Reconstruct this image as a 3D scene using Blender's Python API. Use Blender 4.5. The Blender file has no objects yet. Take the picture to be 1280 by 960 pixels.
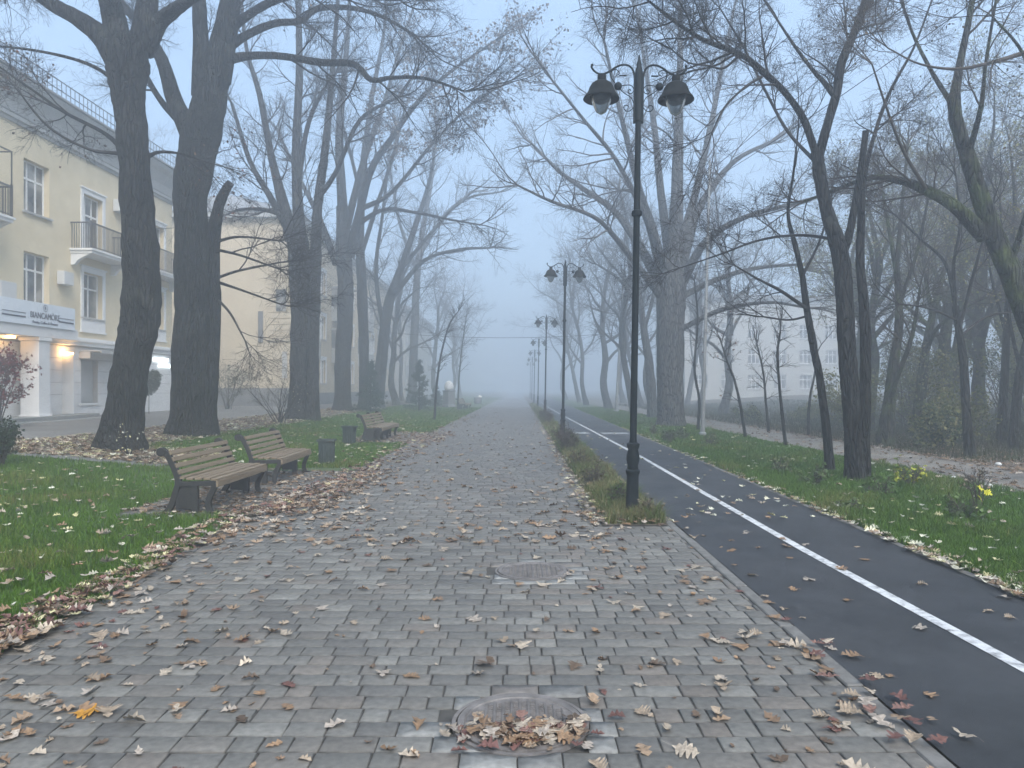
import bpy, math, random
import numpy as np
R = math.radians
rng = np.random.default_rng(7)
random.seed(7)
scene = bpy.context.scene
COL = scene.collection

# ------------------------------------------------------------------ camera
F, HOR, CAMZ = 930.0, 485.0, 1.6
cam_d = bpy.data.cameras.new('camera'); cam = bpy.data.objects.new('camera', cam_d); COL.objects.link(cam)
cam.location = (0, 0, CAMZ); cam.rotation_euler = (R(90), 0, 0)
cam_d.sensor_width = 36; cam_d.lens = 36 * F / 1280; cam_d.shift_y = (HOR - 480) / 1280
cam_d.clip_start = 0.05; cam_d.clip_end = 2000
scene.camera = cam

def at(px, py, d):
    return np.array([(px - 640) / F * d, d, CAMZ - (py - HOR) / F * d])

def gh(x, y=0.0):
    """terrain height: flat by the path, a gentle rise towards the buildings on the left and in the woods on the right"""
    x = np.asarray(x, float); t = np.clip((-x - 5.0) / 6.0, 0, 1); s = np.clip((-x - 11.0) / 7.0, 0, 1)
    r = np.clip((x - 13.0) / 25.0, 0, 1)
    return 0.35 * t * t * (3 - 2 * t) + 0.13 * s + 0.9 * r * r * (3 - 2 * r)

# ------------------------------------------------------------------ materials
def new_mat(name):
    m = bpy.data.materials.new(name); m.use_nodes = True
    nt = m.node_tree; b = nt.nodes['Principled BSDF']
    return m, nt, b
def N(nt, t, **kw):
    n = nt.nodes.new(t)
    for k, v in kw.items():
        if k.startswith('_'): setattr(n, k[1:], v)
        else: n.inputs[k.replace('__', ' ')].default_value = v
    return n
def ramp(nt, stops):
    n = nt.nodes.new('ShaderNodeValToRGB'); e = n.color_ramp.elements
    while len(e) < len(stops): e.new(0.5)
    for i, (p, c) in enumerate(stops):
        e[i].position = p; e[i].color = (*c, 1)
    return n
def mat_noise(name, c0, c1, scale=8.0, rough=0.8, bump=0.0, bscale=None, detail=6, stretch=(1, 1, 1), attr=None, metallic=0.0, spec=0.5, c2=None, bdist=0.02, coord='Object', rough_var=0.0, nrough=0.62):
    m, nt, b = new_mat(name); L = nt.links
    tc = N(nt, 'ShaderNodeTexCoord'); mp = N(nt, 'ShaderNodeMapping'); mp.inputs['Scale'].default_value = stretch
    L.new(tc.outputs[coord], mp.inputs['Vector'])
    n1 = N(nt, 'ShaderNodeTexNoise', Scale=scale, Detail=detail, Roughness=nrough)
    L.new(mp.outputs[0], n1.inputs['Vector'])
    stops = [(0.3, c0), (0.7, c1)] if c2 is None else [(0.28, c0), (0.52, c1), (0.75, c2)]
    r = ramp(nt, stops); L.new(n1.outputs['Fac'], r.inputs[0])
    out = r.outputs[0]
    if attr:
        a = N(nt, 'ShaderNodeAttribute'); a.attribute_name = attr
        mx = N(nt, 'ShaderNodeMix'); mx.data_type = 'RGBA'; mx.blend_type = 'MULTIPLY'; mx.inputs[0].default_value = 1
        L.new(out, mx.inputs[6]); L.new(a.outputs['Color'], mx.inputs[7]); out = mx.outputs[2]
    L.new(out, b.inputs['Base Color'])
    b.inputs['Roughness'].default_value = rough; b.inputs['Metallic'].default_value = metallic
    b.inputs['Specular IOR Level'].default_value = spec
    if rough_var:
        n3 = N(nt, 'ShaderNodeTexNoise', Scale=scale * 0.6, Detail=4); L.new(mp.outputs[0], n3.inputs['Vector'])
        mr = N(nt, 'ShaderNodeMapRange'); mr.inputs[3].default_value = rough - rough_var; mr.inputs[4].default_value = min(1, rough + rough_var)
        L.new(n3.outputs['Fac'], mr.inputs[0]); L.new(mr.outputs[0], b.inputs['Roughness'])
    if bump:
        n2 = N(nt, 'ShaderNodeTexNoise', Scale=bscale or scale * 4, Detail=5, Roughness=0.65)
        L.new(mp.outputs[0], n2.inputs['Vector'])
        bp = N(nt, 'ShaderNodeBump', Strength=bump, Distance=bdist); L.new(n2.outputs['Fac'], bp.inputs['Height'])
        L.new(bp.outputs[0], b.inputs['Normal'])
    return m
def mat_attr(name, rough=0.75, trans=0.0, spec=0.3, nscale=60.0, namp=0.25):
    """colour from the vertex attribute 'Col' with a fine mottling"""
    m, nt, b = new_mat(name); L = nt.links
    a = N(nt, 'ShaderNodeAttribute'); a.attribute_name = 'Col'
    tc = N(nt, 'ShaderNodeTexCoord'); n1 = N(nt, 'ShaderNodeTexNoise', Scale=nscale, Detail=3)
    L.new(tc.outputs['Object'], n1.inputs['Vector'])
    mr = N(nt, 'ShaderNodeMapRange'); mr.inputs[1].default_value = 0.25; mr.inputs[2].default_value = 0.75
    mr.inputs[3].default_value = 1 - namp; mr.inputs[4].default_value = 1 + namp
    L.new(n1.outputs['Fac'], mr.inputs[0])
    vm = N(nt, 'ShaderNodeVectorMath', _operation='SCALE'); L.new(a.outputs['Color'], vm.inputs[0]); L.new(mr.outputs[0], vm.inputs['Scale'])
    L.new(vm.outputs[0], b.inputs['Base Color'])
    b.inputs['Roughness'].default_value = rough; b.inputs['Specular IOR Level'].default_value = spec
    if trans:
        tl = N(nt, 'ShaderNodeBsdfTranslucent'); L.new(vm.outputs[0], tl.inputs['Color'])
        mx = N(nt, 'ShaderNodeMixShader'); mx.inputs[0].default_value = trans
        L.new(b.outputs[0], mx.inputs[1]); L.new(tl.outputs[0], mx.inputs[2])
        L.new(mx.outputs[0], nt.nodes['Material Output'].inputs['Surface'])
    return m
def mat_bark(name, c0, c1, vs=7.0, moss=None):
    m, nt, b = new_mat(name); L = nt.links
    tc = N(nt, 'ShaderNodeTexCoord'); mp = N(nt, 'ShaderNodeMapping'); mp.inputs['Scale'].default_value = (1, 1, 0.16)
    L.new(tc.outputs['Object'], mp.inputs['Vector'])
    wn = N(nt, 'ShaderNodeTexNoise', Scale=3.0, Detail=3); L.new(mp.outputs[0], wn.inputs['Vector'])
    add = N(nt, 'ShaderNodeVectorMath', _operation='MULTIPLY_ADD'); add.inputs[1].default_value = (0.12, 0.12, 0.12)
    L.new(wn.outputs['Color'], add.inputs[0]); L.new(mp.outputs[0], add.inputs[2])
    vo = N(nt, 'ShaderNodeTexVoronoi', Scale=vs * 2.2); vo.feature = 'DISTANCE_TO_EDGE'; L.new(add.outputs[0], vo.inputs['Vector'])
    n1 = N(nt, 'ShaderNodeTexNoise', Scale=vs, Detail=8, Roughness=0.7); L.new(add.outputs[0], n1.inputs['Vector'])
    r = ramp(nt, [(0.3, c0), (0.72, c1)]); L.new(n1.outputs['Fac'], r.inputs[0])
    r2 = ramp(nt, [(0.0, (0.22, 0.22, 0.22)), (0.2, (1.25, 1.25, 1.25))]); L.new(vo.outputs['Distance'], r2.inputs[0])
    mx = N(nt, 'ShaderNodeMix'); mx.data_type = 'RGBA'; mx.blend_type = 'MULTIPLY'; mx.inputs[0].default_value = 1
    L.new(r.outputs[0], mx.inputs[6]); L.new(r2.outputs[0], mx.inputs[7]); out = mx.outputs[2]
    nl = N(nt, 'ShaderNodeTexNoise', Scale=1.7, Detail=9, Roughness=0.7); L.new(tc.outputs['Object'], nl.inputs['Vector'])
    rl = ramp(nt, [(0.54, (0, 0, 0)), (0.66, (0.6, 0.6, 0.6))]); L.new(nl.outputs['Fac'], rl.inputs[0])
    ml = N(nt, 'ShaderNodeMix'); ml.data_type = 'RGBA'; L.new(rl.outputs[0], ml.inputs[0]); L.new(out, ml.inputs[6]); ml.inputs[7].default_value = (0.055, 0.058, 0.048, 1); out = ml.outputs[2]
    if moss:
        n4 = N(nt, 'ShaderNodeTexNoise', Scale=2.2, Detail=6); L.new(tc.outputs['Object'], n4.inputs['Vector'])
        r4 = ramp(nt, [(0.47, (0, 0, 0)), (0.62, (1, 1, 1))]); L.new(n4.outputs['Fac'], r4.inputs[0])
        m2 = N(nt, 'ShaderNodeMix'); m2.data_type = 'RGBA'; L.new(r4.outputs[0], m2.inputs[0]); L.new(out, m2.inputs[6]); m2.inputs[7].default_value = (*moss, 1)
        out = m2.outputs[2]
    L.new(out, b.inputs['Base Color']); b.inputs['Roughness'].default_value = 0.9; b.inputs['Specular IOR Level'].default_value = 0.2
    ma = N(nt, 'ShaderNodeMath', _operation='MULTIPLY_ADD'); ma.inputs[1].default_value = 0.5; L.new(r2.outputs[0], ma.inputs[0]); L.new(n1.outputs['Fac'], ma.inputs[2])
    bp = N(nt, 'ShaderNodeBump', Strength=1.0, Distance=0.11); L.new(ma.outputs[0], bp.inputs['Height']); L.new(bp.outputs[0], b.inputs['Normal'])
    return m
def mat_emit(name, col, strength):
    m, nt, b = new_mat(name); b.inputs['Base Color'].default_value = (*col, 1)
    b.inputs['Emission Color'].default_value = (*col, 1); b.inputs['Emission Strength'].default_value = strength
    return m

M = {}
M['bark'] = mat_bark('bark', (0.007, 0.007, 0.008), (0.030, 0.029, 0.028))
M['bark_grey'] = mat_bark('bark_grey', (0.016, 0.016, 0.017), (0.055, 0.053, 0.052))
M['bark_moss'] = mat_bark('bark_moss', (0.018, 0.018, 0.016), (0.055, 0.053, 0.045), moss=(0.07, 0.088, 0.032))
M['bark_misted'] = mat_bark('bark_misted', (0.05, 0.051, 0.052), (0.13, 0.128, 0.124))  # bark lightened for the mistier trees: fog fade put into the colour
M['twig_misted'] = mat_noise('twig_misted', (0.05, 0.048, 0.047), (0.10, 0.094, 0.09), scale=3, rough=0.9, spec=0.2)  # twigs to go with it, mist likewise mixed into their colour
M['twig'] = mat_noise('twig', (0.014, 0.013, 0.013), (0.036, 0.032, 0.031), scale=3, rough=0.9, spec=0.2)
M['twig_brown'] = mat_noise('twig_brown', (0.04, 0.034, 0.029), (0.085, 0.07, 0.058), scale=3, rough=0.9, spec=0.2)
M['leaf'] = mat_attr('leaf', rough=0.7, trans=0.2, namp=0.35)
M['grass'] = mat_attr('grass', rough=0.6, trans=0.3, spec=0.3, nscale=5, namp=0.3)
M['paver'] = mat_attr('paver', rough=0.62, spec=0.45, nscale=28, namp=0.28)
M['joint'] = mat_noise('joint', (0.03, 0.03, 0.028), (0.07, 0.065, 0.058), scale=14, rough=0.95, bump=0.4)
M['asphalt'] = mat_noise('asphalt', (0.006, 0.0072, 0.009), (0.040, 0.042, 0.046), nrough=0.8, scale=1.1, rough=0.62, bump=0.8, bscale=160, bdist=0.008, detail=12, rough_var=0.2, coord='Generated' if False else 'Object')
M['line_paint'] = mat_noise('line_paint', (0.07, 0.072, 0.075), (0.46, 0.47, 0.475), c2=(0.56, 0.57, 0.58), scale=12, rough=0.7, bump=0.2, bscale=90, bdist=0.004, detail=8)
M['faded_paint'] = mat_noise('faded_paint', (0.05, 0.05, 0.055), (0.36, 0.37, 0.38), scale=7, rough=0.7, detail=8)
M['kerb'] = mat_noise('kerb', (0.075, 0.073, 0.068), (0.16, 0.155, 0.145), scale=9, rough=0.85, bump=0.4, bscale=60, bdist=0.006)
M['soil'] = mat_noise('soil', (0.035, 0.03, 0.022), (0.095, 0.078, 0.058), scale=1.6, rough=0.95, bump=0.6, bscale=18, detail=8, c2=(0.06, 0.065, 0.035))
M['lawn'] = mat_noise('lawn', (0.035, 0.06, 0.018), (0.055, 0.085, 0.028), scale=2.2, rough=0.9, bump=0.6, bscale=35, detail=8, c2=(0.055, 0.06, 0.025))
M['litter_ground'] = mat_noise('litter_ground', (0.05, 0.04, 0.028), (0.13, 0.10, 0.075), scale=9, rough=0.95, bump=0.8, bscale=30, detail=8)
M['drive'] = mat_noise('drive', (0.10, 0.095, 0.09), (0.17, 0.165, 0.155), scale=0.7, rough=0.75, bump=0.3, bscale=60, bdist=0.01, detail=8)
M['dirt_path'] = mat_noise('dirt_path', (0.10, 0.09, 0.078), (0.20, 0.185, 0.165), scale=1.1, rough=0.9, bump=0.5, bscale=30, detail=8)
M['lamp_metal'] = mat_noise('lamp_metal', (0.003, 0.006, 0.008), (0.008, 0.012, 0.014), scale=14, rough=0.6, bump=0.1, spec=0.12)
M['lamp_shade'] = mat_noise('lamp_shade', (0.004, 0.005, 0.005), (0.012, 0.012, 0.011), scale=20, rough=0.7, bump=0.1, spec=0.06)
m, nt, b = new_mat('frosted_glass'); b.inputs['Base Color'].default_value = (0.34, 0.37, 0.38, 1); b.inputs['Roughness'].default_value = 0.25
b.inputs['Transmission Weight'].default_value = 0.9; b.inputs['IOR'].default_value = 1.2; M['frosted'] = m
M['iron'] = mat_noise('iron', (0.007, 0.008, 0.008), (0.022, 0.02, 0.018), scale=22, rough=0.6, bump=0.3, bscale=80, bdist=0.004)
M['wood'] = mat_noise('wood', (0.08, 0.058, 0.036), (0.17, 0.13, 0.085), scale=5, rough=0.65, bump=0.35, bscale=24, bdist=0.006, stretch=(9, 0.5, 9), detail=8, c2=(0.125, 0.098, 0.068))
M['bin'] = mat_noise('bin', (0.012, 0.022, 0.02), (0.03, 0.042, 0.036), scale=9, rough=0.6, bump=0.2)
M['cover'] = mat_noise('cover', (0.075, 0.068, 0.064), (0.19, 0.175, 0.165), scale=11, rough=0.65, bump=0.4, bscale=90, bdist=0.006, metallic=0.1, detail=8)
M['concrete'] = mat_noise('concrete', (0.15, 0.155, 0.152), (0.27, 0.275, 0.265), scale=8, rough=0.85, bump=0.4, bscale=50, bdist=0.008)
M['plaster'] = mat_noise('plaster', (0.58, 0.485, 0.315), (0.71, 0.61, 0.43), scale=1.1, rough=0.9, bump=0.15, bscale=40, bdist=0.01, detail=9)
M['plaster2'] = mat_noise('plaster2', (0.44, 0.36, 0.25), (0.54, 0.46, 0.33), scale=0.6, rough=0.9, bump=0.15, bscale=40, bdist=0.01, detail=9)
M['plaster3'] = mat_noise('plaster3', (0.30, 0.30, 0.285), (0.38, 0.38, 0.36), scale=0.6, rough=0.9, detail=8)
M['white'] = mat_noise('white', (0.60, 0.60, 0.59), (0.72, 0.72, 0.71), scale=1.4, rough=0.7, bump=0.1, bscale=40, bdist=0.01, detail=8)
M['white_frame'] = mat_noise('white_frame', (0.66, 0.66, 0.65), (0.76, 0.76, 0.75), scale=4, rough=0.5)
M['grey_trim'] = mat_noise('grey_trim', (0.32, 0.32, 0.315), (0.43, 0.43, 0.42), scale=2, rough=0.8, detail=8)
M['plinth'] = mat_noise('plinth', (0.10, 0.10, 0.105), (0.17, 0.17, 0.17), scale=2, rough=0.9, detail=8)
M['roof'] = mat_noise('roof', (0.18, 0.185, 0.19), (0.28, 0.285, 0.29), scale=1.4, rough=0.6, stretch=(1, 5, 1), detail=6)
M['dark_metal'] = mat_noise('dark_metal', (0.018, 0.015, 0.014), (0.045, 0.037, 0.034), scale=9, rough=0.6)
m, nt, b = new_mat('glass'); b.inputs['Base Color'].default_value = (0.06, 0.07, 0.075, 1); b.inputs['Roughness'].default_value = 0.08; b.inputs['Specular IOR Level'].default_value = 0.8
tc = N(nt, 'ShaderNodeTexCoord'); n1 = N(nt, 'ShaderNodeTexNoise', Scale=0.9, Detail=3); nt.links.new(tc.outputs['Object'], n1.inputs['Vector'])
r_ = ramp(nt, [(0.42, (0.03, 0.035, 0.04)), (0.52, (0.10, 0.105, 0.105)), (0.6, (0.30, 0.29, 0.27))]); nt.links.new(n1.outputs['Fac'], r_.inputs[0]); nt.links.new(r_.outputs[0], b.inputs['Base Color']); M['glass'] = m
M['panel'] = mat_noise('panel', (0.34, 0.35, 0.35), (0.42, 0.43, 0.43), scale=2, rough=0.5)
M['sign_blue'] = mat_noise('sign_blue', (0.015, 0.02, 0.05), (0.025, 0.032, 0.07), scale=4, rough=0.5)
M['sign_board'] = mat_noise('sign_board', (0.60, 0.65, 0.70), (0.68, 0.72, 0.76), scale=2, rough=0.45)
M['warm_lamp'] = mat_emit('warm_lamp', (1.0, 0.56, 0.2), 8.0)
M['logo_glow'] = mat_emit('logo_glow', (1.0, 0.74, 0.32), 1.6)
M['white_glow'] = mat_emit('white_glow', (0.9, 0.97, 1.0), 0.9)
M['pole'] = mat_noise('pole', (0.15, 0.155, 0.155), (0.24, 0.245, 0.245), scale=3, rough=0.8, bump=0.2)
M['cable'] = mat_noise('cable', (0.012, 0.012, 0.013), (0.025, 0.025, 0.026), scale=5, rough=0.7)
M['pale_stone'] = mat_noise('pale_stone', (0.42, 0.42, 0.41), (0.54, 0.54, 0.53), scale=9, rough=0.8, bump=0.3)
M['ac'] = mat_noise('ac', (0.5, 0.5, 0.49), (0.6, 0.6, 0.59), scale=5, rough=0.5)

# ------------------------------------------------------------------ mesh helpers
def link(name, me, mat, parent=None):
    o = bpy.data.objects.new(name, me); COL.objects.link(o)
    if mat is not None: me.materials.append(mat)
    if parent is not None: o.parent = parent
    return o
def np_mesh(name, V, quads=None, tris=None, col=None, smooth=False):
    me = bpy.data.meshes.new(name)
    V = np.ascontiguousarray(V, dtype=np.float32)
    q = np.zeros((0, 4), np.int32) if quads is None else np.asarray(quads, np.int32).reshape(-1, 4)
    t = np.zeros((0, 3), np.int32) if tris is None else np.asarray(tris, np.int32).reshape(-1, 3)
    me.vertices.add(len(V)); me.vertices.foreach_set('co', V.ravel())
    nl = q.size + t.size; me.loops.add(nl)
    me.loops.foreach_set('vertex_index', np.concatenate([q.ravel(), t.ravel()]).astype(np.int32))
    ls = np.concatenate([np.arange(len(q)) * 4, q.size + np.arange(len(t)) * 3]).astype(np.int32)
    me.polygons.add(len(ls)); me.polygons.foreach_set('loop_start', ls)
    if smooth: me.polygons.foreach_set('use_smooth', np.ones(len(ls), dtype=bool))
    if col is not None:
        c = np.ones((len(V), 4), np.float32); c[:, :3] = col
        a = me.attributes.new('Col', 'FLOAT_COLOR', 'POINT'); a.data.foreach_set('color', c.ravel())
    me.update(calc_edges=True); me.validate()
    return me
class MB:
    """collects boxes, prisms, tubes and lathes into ONE mesh"""
    def __init__(s): s.v = []; s.f = []; s.n = 0
    def add(s, V, Fc):
        s.v.append(np.asarray(V, float)); s.f += [tuple(int(i) + s.n for i in f) for f in Fc]; s.n += len(V); return s
    def box(s, x0, x1, y0, y1, z0, z1):
        V = [(x, y, z) for z in (z0, z1) for y in (y0, y1) for x in (x0, x1)]
        return s.add(V, [(0, 2, 3, 1), (4, 5, 7, 6), (0, 1, 5, 4), (2, 6, 7, 3), (0, 4, 6, 2), (1, 3, 7, 5)])
    def lathe(s, prof, n=24, c=(0, 0, 0), cap=True):
        V = []; Fc = []; k = len(prof)
        for r, z in prof:
            for i in range(n):
                a = 2 * math.pi * i / n; V.append((c[0] + r * math.cos(a), c[1] + r * math.sin(a), c[2] + z))
        for j in range(k - 1):
            for i in range(n):
                i2 = (i + 1) % n; Fc.append((j * n + i, j * n + i2, (j + 1) * n + i2, (j + 1) * n + i))
        if cap: Fc += [tuple(range(n - 1, -1, -1)), tuple((k - 1) * n + i for i in range(n))]
        return s.add(V, Fc)
    def tube(s, pts, rad, n=8):
        pts = np.asarray(pts, float); k = len(pts)
        rad = np.full(k, rad) if np.isscalar(rad) else np.asarray(rad)
        V, q = tube_arrays(pts[None], rad[None], n)
        fc = [tuple(f) for f in q] + [tuple(range(n - 1, -1, -1)), tuple((k - 1) * n + i for i in range(n))]
        return s.add(V, fc)
    def stroke(s, pts, w, y0, y1):
        """a polyline in the xz plane widened to w and extruded along y"""
        p = np.asarray(pts, float); k = len(p); w = np.full(k, w) if np.isscalar(w) else np.asarray(w)
        t = np.gradient(p, axis=0); t /= np.linalg.norm(t, axis=1)[:, None]; nn = np.stack([-t[:, 1], t[:, 0]], 1)
        a = p + nn * w[:, None] / 2; c = p - nn * w[:, None] / 2
        V = [(x, y0, z) for x, z in a] + [(x, y0, z) for x, z in c] + [(x, y1, z) for x, z in a] + [(x, y1, z) for x, z in c]
        Fc = []
        for i in range(k - 1):
            Fc += [(i, i + 1, k + i + 1, k + i), (2 * k + i, 3 * k + i, 3 * k + i + 1, 2 * k + i + 1),
                   (i, 2 * k + i, 2 * k + i + 1, i + 1), (k + i, k + i + 1, 3 * k + i + 1, 3 * k + i)]
        Fc += [(0, k, 3 * k, 2 * k), (k - 1, 3 * k - 1, 4 * k - 1, 2 * k - 1)]
        return s.add(V, Fc)
    def ydisc(s, x, z, r, y0, y1, n=16):
        V = [(x + r * math.cos(2 * math.pi * i / n), y, z + r * math.sin(2 * math.pi * i / n)) for y in (y0, y1) for i in range(n)]
        Fc = [(i, (i + 1) % n, n + (i + 1) % n, n + i) for i in range(n)] + [tuple(range(n)), tuple(range(2 * n - 1, n - 1, -1))]
        return s.add(V, Fc)
    def sphere(s, c, r, n=12, m=8, sc=(1, 1, 1)):
        prof = [(max(1e-4, r * math.sin(math.pi * j / m)), -r * math.cos(math.pi * j / m)) for j in range(m + 1)]
        t = MB().lathe(prof, n, cap=False); V = np.concatenate(t.v) * np.array(sc) + np.array(c); return s.add(V, t.f)
    def build(s, name, mat, parent=None, smooth=False, bevel=0.0, segs=2):
        me = bpy.data.meshes.new(name); V = np.concatenate(s.v) if s.v else np.zeros((0, 3))
        me.from_pydata(V.tolist(), [], s.f); me.update()
        import bmesh
        bm = bmesh.new(); bm.from_mesh(me); bmesh.ops.recalc_face_normals(bm, faces=bm.faces); bm.to_mesh(me); bm.free()
        if smooth:
            me.polygons.foreach_set('use_smooth', np.ones(len(me.polygons), dtype=bool))
        o = link(name, me, mat, parent)
        if bevel:
            b = o.modifiers.new('bevel', 'BEVEL'); b.width = bevel; b.segments = segs; b.limit_method = 'ANGLE'
        return o
def smooth_angle(o, ang=35):
    e = o.modifiers.new('split', 'EDGE_SPLIT'); e.split_angle = R(ang)
    return o

def tag(o, label=None, cat=None, group=None, kind=None):
    if label: o['label'] = label
    if cat: o['category'] = cat
    if group: o['group'] = group
    if kind: o['kind'] = kind
    return o
def empty(name, loc, rz=0.0, rx=0.0, ry=0.0):
    o = bpy.data.objects.new(name, None); COL.objects.link(o); o.empty_display_size = 0.2
    o.location = loc; o.rotation_euler = (rx, ry, rz); return o
def copy_tree(o, parent=None):
    c = o.copy(); COL.objects.link(c)
    if parent is not None: c.parent = parent
    for ch in list(o.children): copy_tree(ch, c)
    return c

def tube_arrays(P, Rd, n):
    """P (N,K,3), Rd (N,K) -> verts, quads of N open tubes with n sides"""
    Nn, K, _ = P.shape
    T = np.gradient(P, axis=1); T /= np.linalg.norm(T, axis=2, keepdims=True) + 1e-9
    ref = np.zeros((Nn, 1, 3)); m = T.mean(1); mn = np.abs(m).argmin(1); ref[np.arange(Nn), 0, mn] = 1
    A = ref - (ref * T).sum(2, keepdims=True) * T; A /= np.linalg.norm(A, axis=2, keepdims=True) + 1e-9
    B = np.cross(T, A)
    th = np.arange(n) * 2 * math.pi / n
    V = P[:, :, None] + Rd[:, :, None, None] * (np.cos(th)[None, None, :, None] * A[:, :, None] + np.sin(th)[None, None, :, None] * B[:, :, None])
    V = V.reshape(-1, 3)
    b = np.arange(Nn)[:, None, None] * K * n; j = np.arange(K - 1)[None, :, None] * n; i = np.arange(n)[None, None, :]
    i2 = (i + 1) % n
    q = np.stack([b + j + i, b + j + i2, b + j + n + i2, b + j + n + i], -1).reshape(-1, 4)
    return V, q

# ------------------------------------------------------------------ bare trees
def catmull(P, m=6):
    P = np.asarray(P, float); Q = np.vstack([2 * P[0] - P[1], P, 2 * P[-1] - P[-2]]); out = []
    for i in range(1, len(Q) - 2):
        p0, p1, p2, p3 = Q[i - 1], Q[i], Q[i + 1], Q[i + 2]
        for t in np.linspace(0, 1, m, endpoint=False):
            out.append(0.5 * ((2 * p1) + (-p0 + p2) * t + (2 * p0 - 5 * p1 + 4 * p2 - p3) * t * t + (-p0 + 3 * p1 - 3 * p2 + p3) * t ** 3))
    out.append(Q[-2]); return np.array(out)
def perp(D, g):
    r = g.normal(size=D.shape); r -= (r * D).sum(-1, keepdims=True) * D
    return r / (np.linalg.norm(r, axis=-1, keepdims=True) + 1e-9)
def grow(P0, D0, L, R0, R1, K, wob, trop, g):
    n = len(P0); P = np.zeros((n, K + 1, 3)); P[:, 0] = P0; D = D0.copy(); st = (L / K)[:, None]
    for k in range(K):
        D = D + perp(D, g) * wob + np.array(trop)[None]; D /= np.linalg.norm(D, axis=1, keepdims=True)
        P[:, k + 1] = P[:, k] + D * st
    t = np.linspace(0, 1, K + 1)[None]
    return P, R0[:, None] * (1 - t) + R1[:, None] * t
def children(P, Rd, per, t0, ang, Lr, g, rf=0.6, rmax=None, lenfall=0.45, flat=0.0):
    n, K1, _ = P.shape; K = K1 - 1
    idx = np.repeat(np.arange(n), per); t = t0 + (1 - t0) * g.random(len(idx)); f = t * K; k = np.minimum(f.astype(int), K - 1); u = (f - k)[:, None]
    pos = P[idx, k] * (1 - u) + P[idx, k + 1] * u
    tan = P[idx, k + 1] - P[idx, k]; tan /= np.linalg.norm(tan, axis=1, keepdims=True) + 1e-9
    a = np.radians(g.uniform(ang[0], ang[1], len(idx)))[:, None]; pr = perp(tan, g)
    if flat: pr[:, 2] *= (1 - flat); pr /= np.linalg.norm(pr, axis=1, keepdims=True) + 1e-9
    D = tan * np.cos(a) + pr * np.sin(a); D /= np.linalg.norm(D, axis=1, keepdims=True)
    rp = Rd[idx, k] * (1 - u[:, 0]) + Rd[idx, k + 1] * u[:, 0]
    L = g.uniform(Lr[0], Lr[1], len(idx)) * (1 - lenfall * (t - t0) / (1 - t0 + 1e-6))
    R0 = np.minimum(rp * rf, 0.008 + L * 0.011 if rmax is None else rmax)
    return pos, D, L, R0
def leaf_cards(pos, size, g, cols, jitter=0.08):
    """small folded leaves (two triangles each) at the given points"""
    n = len(pos); d = g.normal(size=(n, 3)); d[:, 2] -= 0.5; d /= np.linalg.norm(d, axis=1, keepdims=True); s = perp(d, g)
    nn = np.cross(d, s); sz = size * g.uniform(0.6, 1.25, n)[:, None]
    p = pos + g.normal(size=(n, 3)) * jitter
    V = np.stack([p, p + d * sz * 0.55 + s * sz * 0.33 + nn * sz * 0.12, p + d * sz, p + d * sz * 0.5 - s * sz * 0.33 + nn * sz * 0.12], 1).reshape(-1, 3)
    q = np.arange(n * 4).reshape(n, 4); t = np.concatenate([q[:, [0, 1, 2]], q[:, [0, 2, 3]]])
    c = np.array(cols)[g.integers(0, len(cols), n)] * g.uniform(0.7, 1.3, n)[:, None]
    return V, t, np.repeat(c, 4, 0)
class Acc:
    def __init__(s): s.v = []; s.q = []; s.n = 0
    def add(s, V, q): s.v.append(V); s.q.append(q + s.n); s.n += len(V)
    def mesh(s, name, smooth=True): return np_mesh(name, np.concatenate(s.v), quads=np.concatenate(s.q), smooth=smooth)
def ragged(acc, polys, n, g, rough=0.0):
    for P, Rr in polys:
        V, q = tube_arrays(P[None], Rr[None], n)
        if rough:
            K = len(P); a = g.normal(size=(K, n)) * rough; a = (a + np.roll(a, 1, 1) + np.roll(a, 1, 0) + np.roll(a, -1, 0)) / 2
            C = np.repeat(P, n, 0); V = C + (V - C) * (1 + a.reshape(-1, 1))
        acc.add(V, q)
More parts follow.
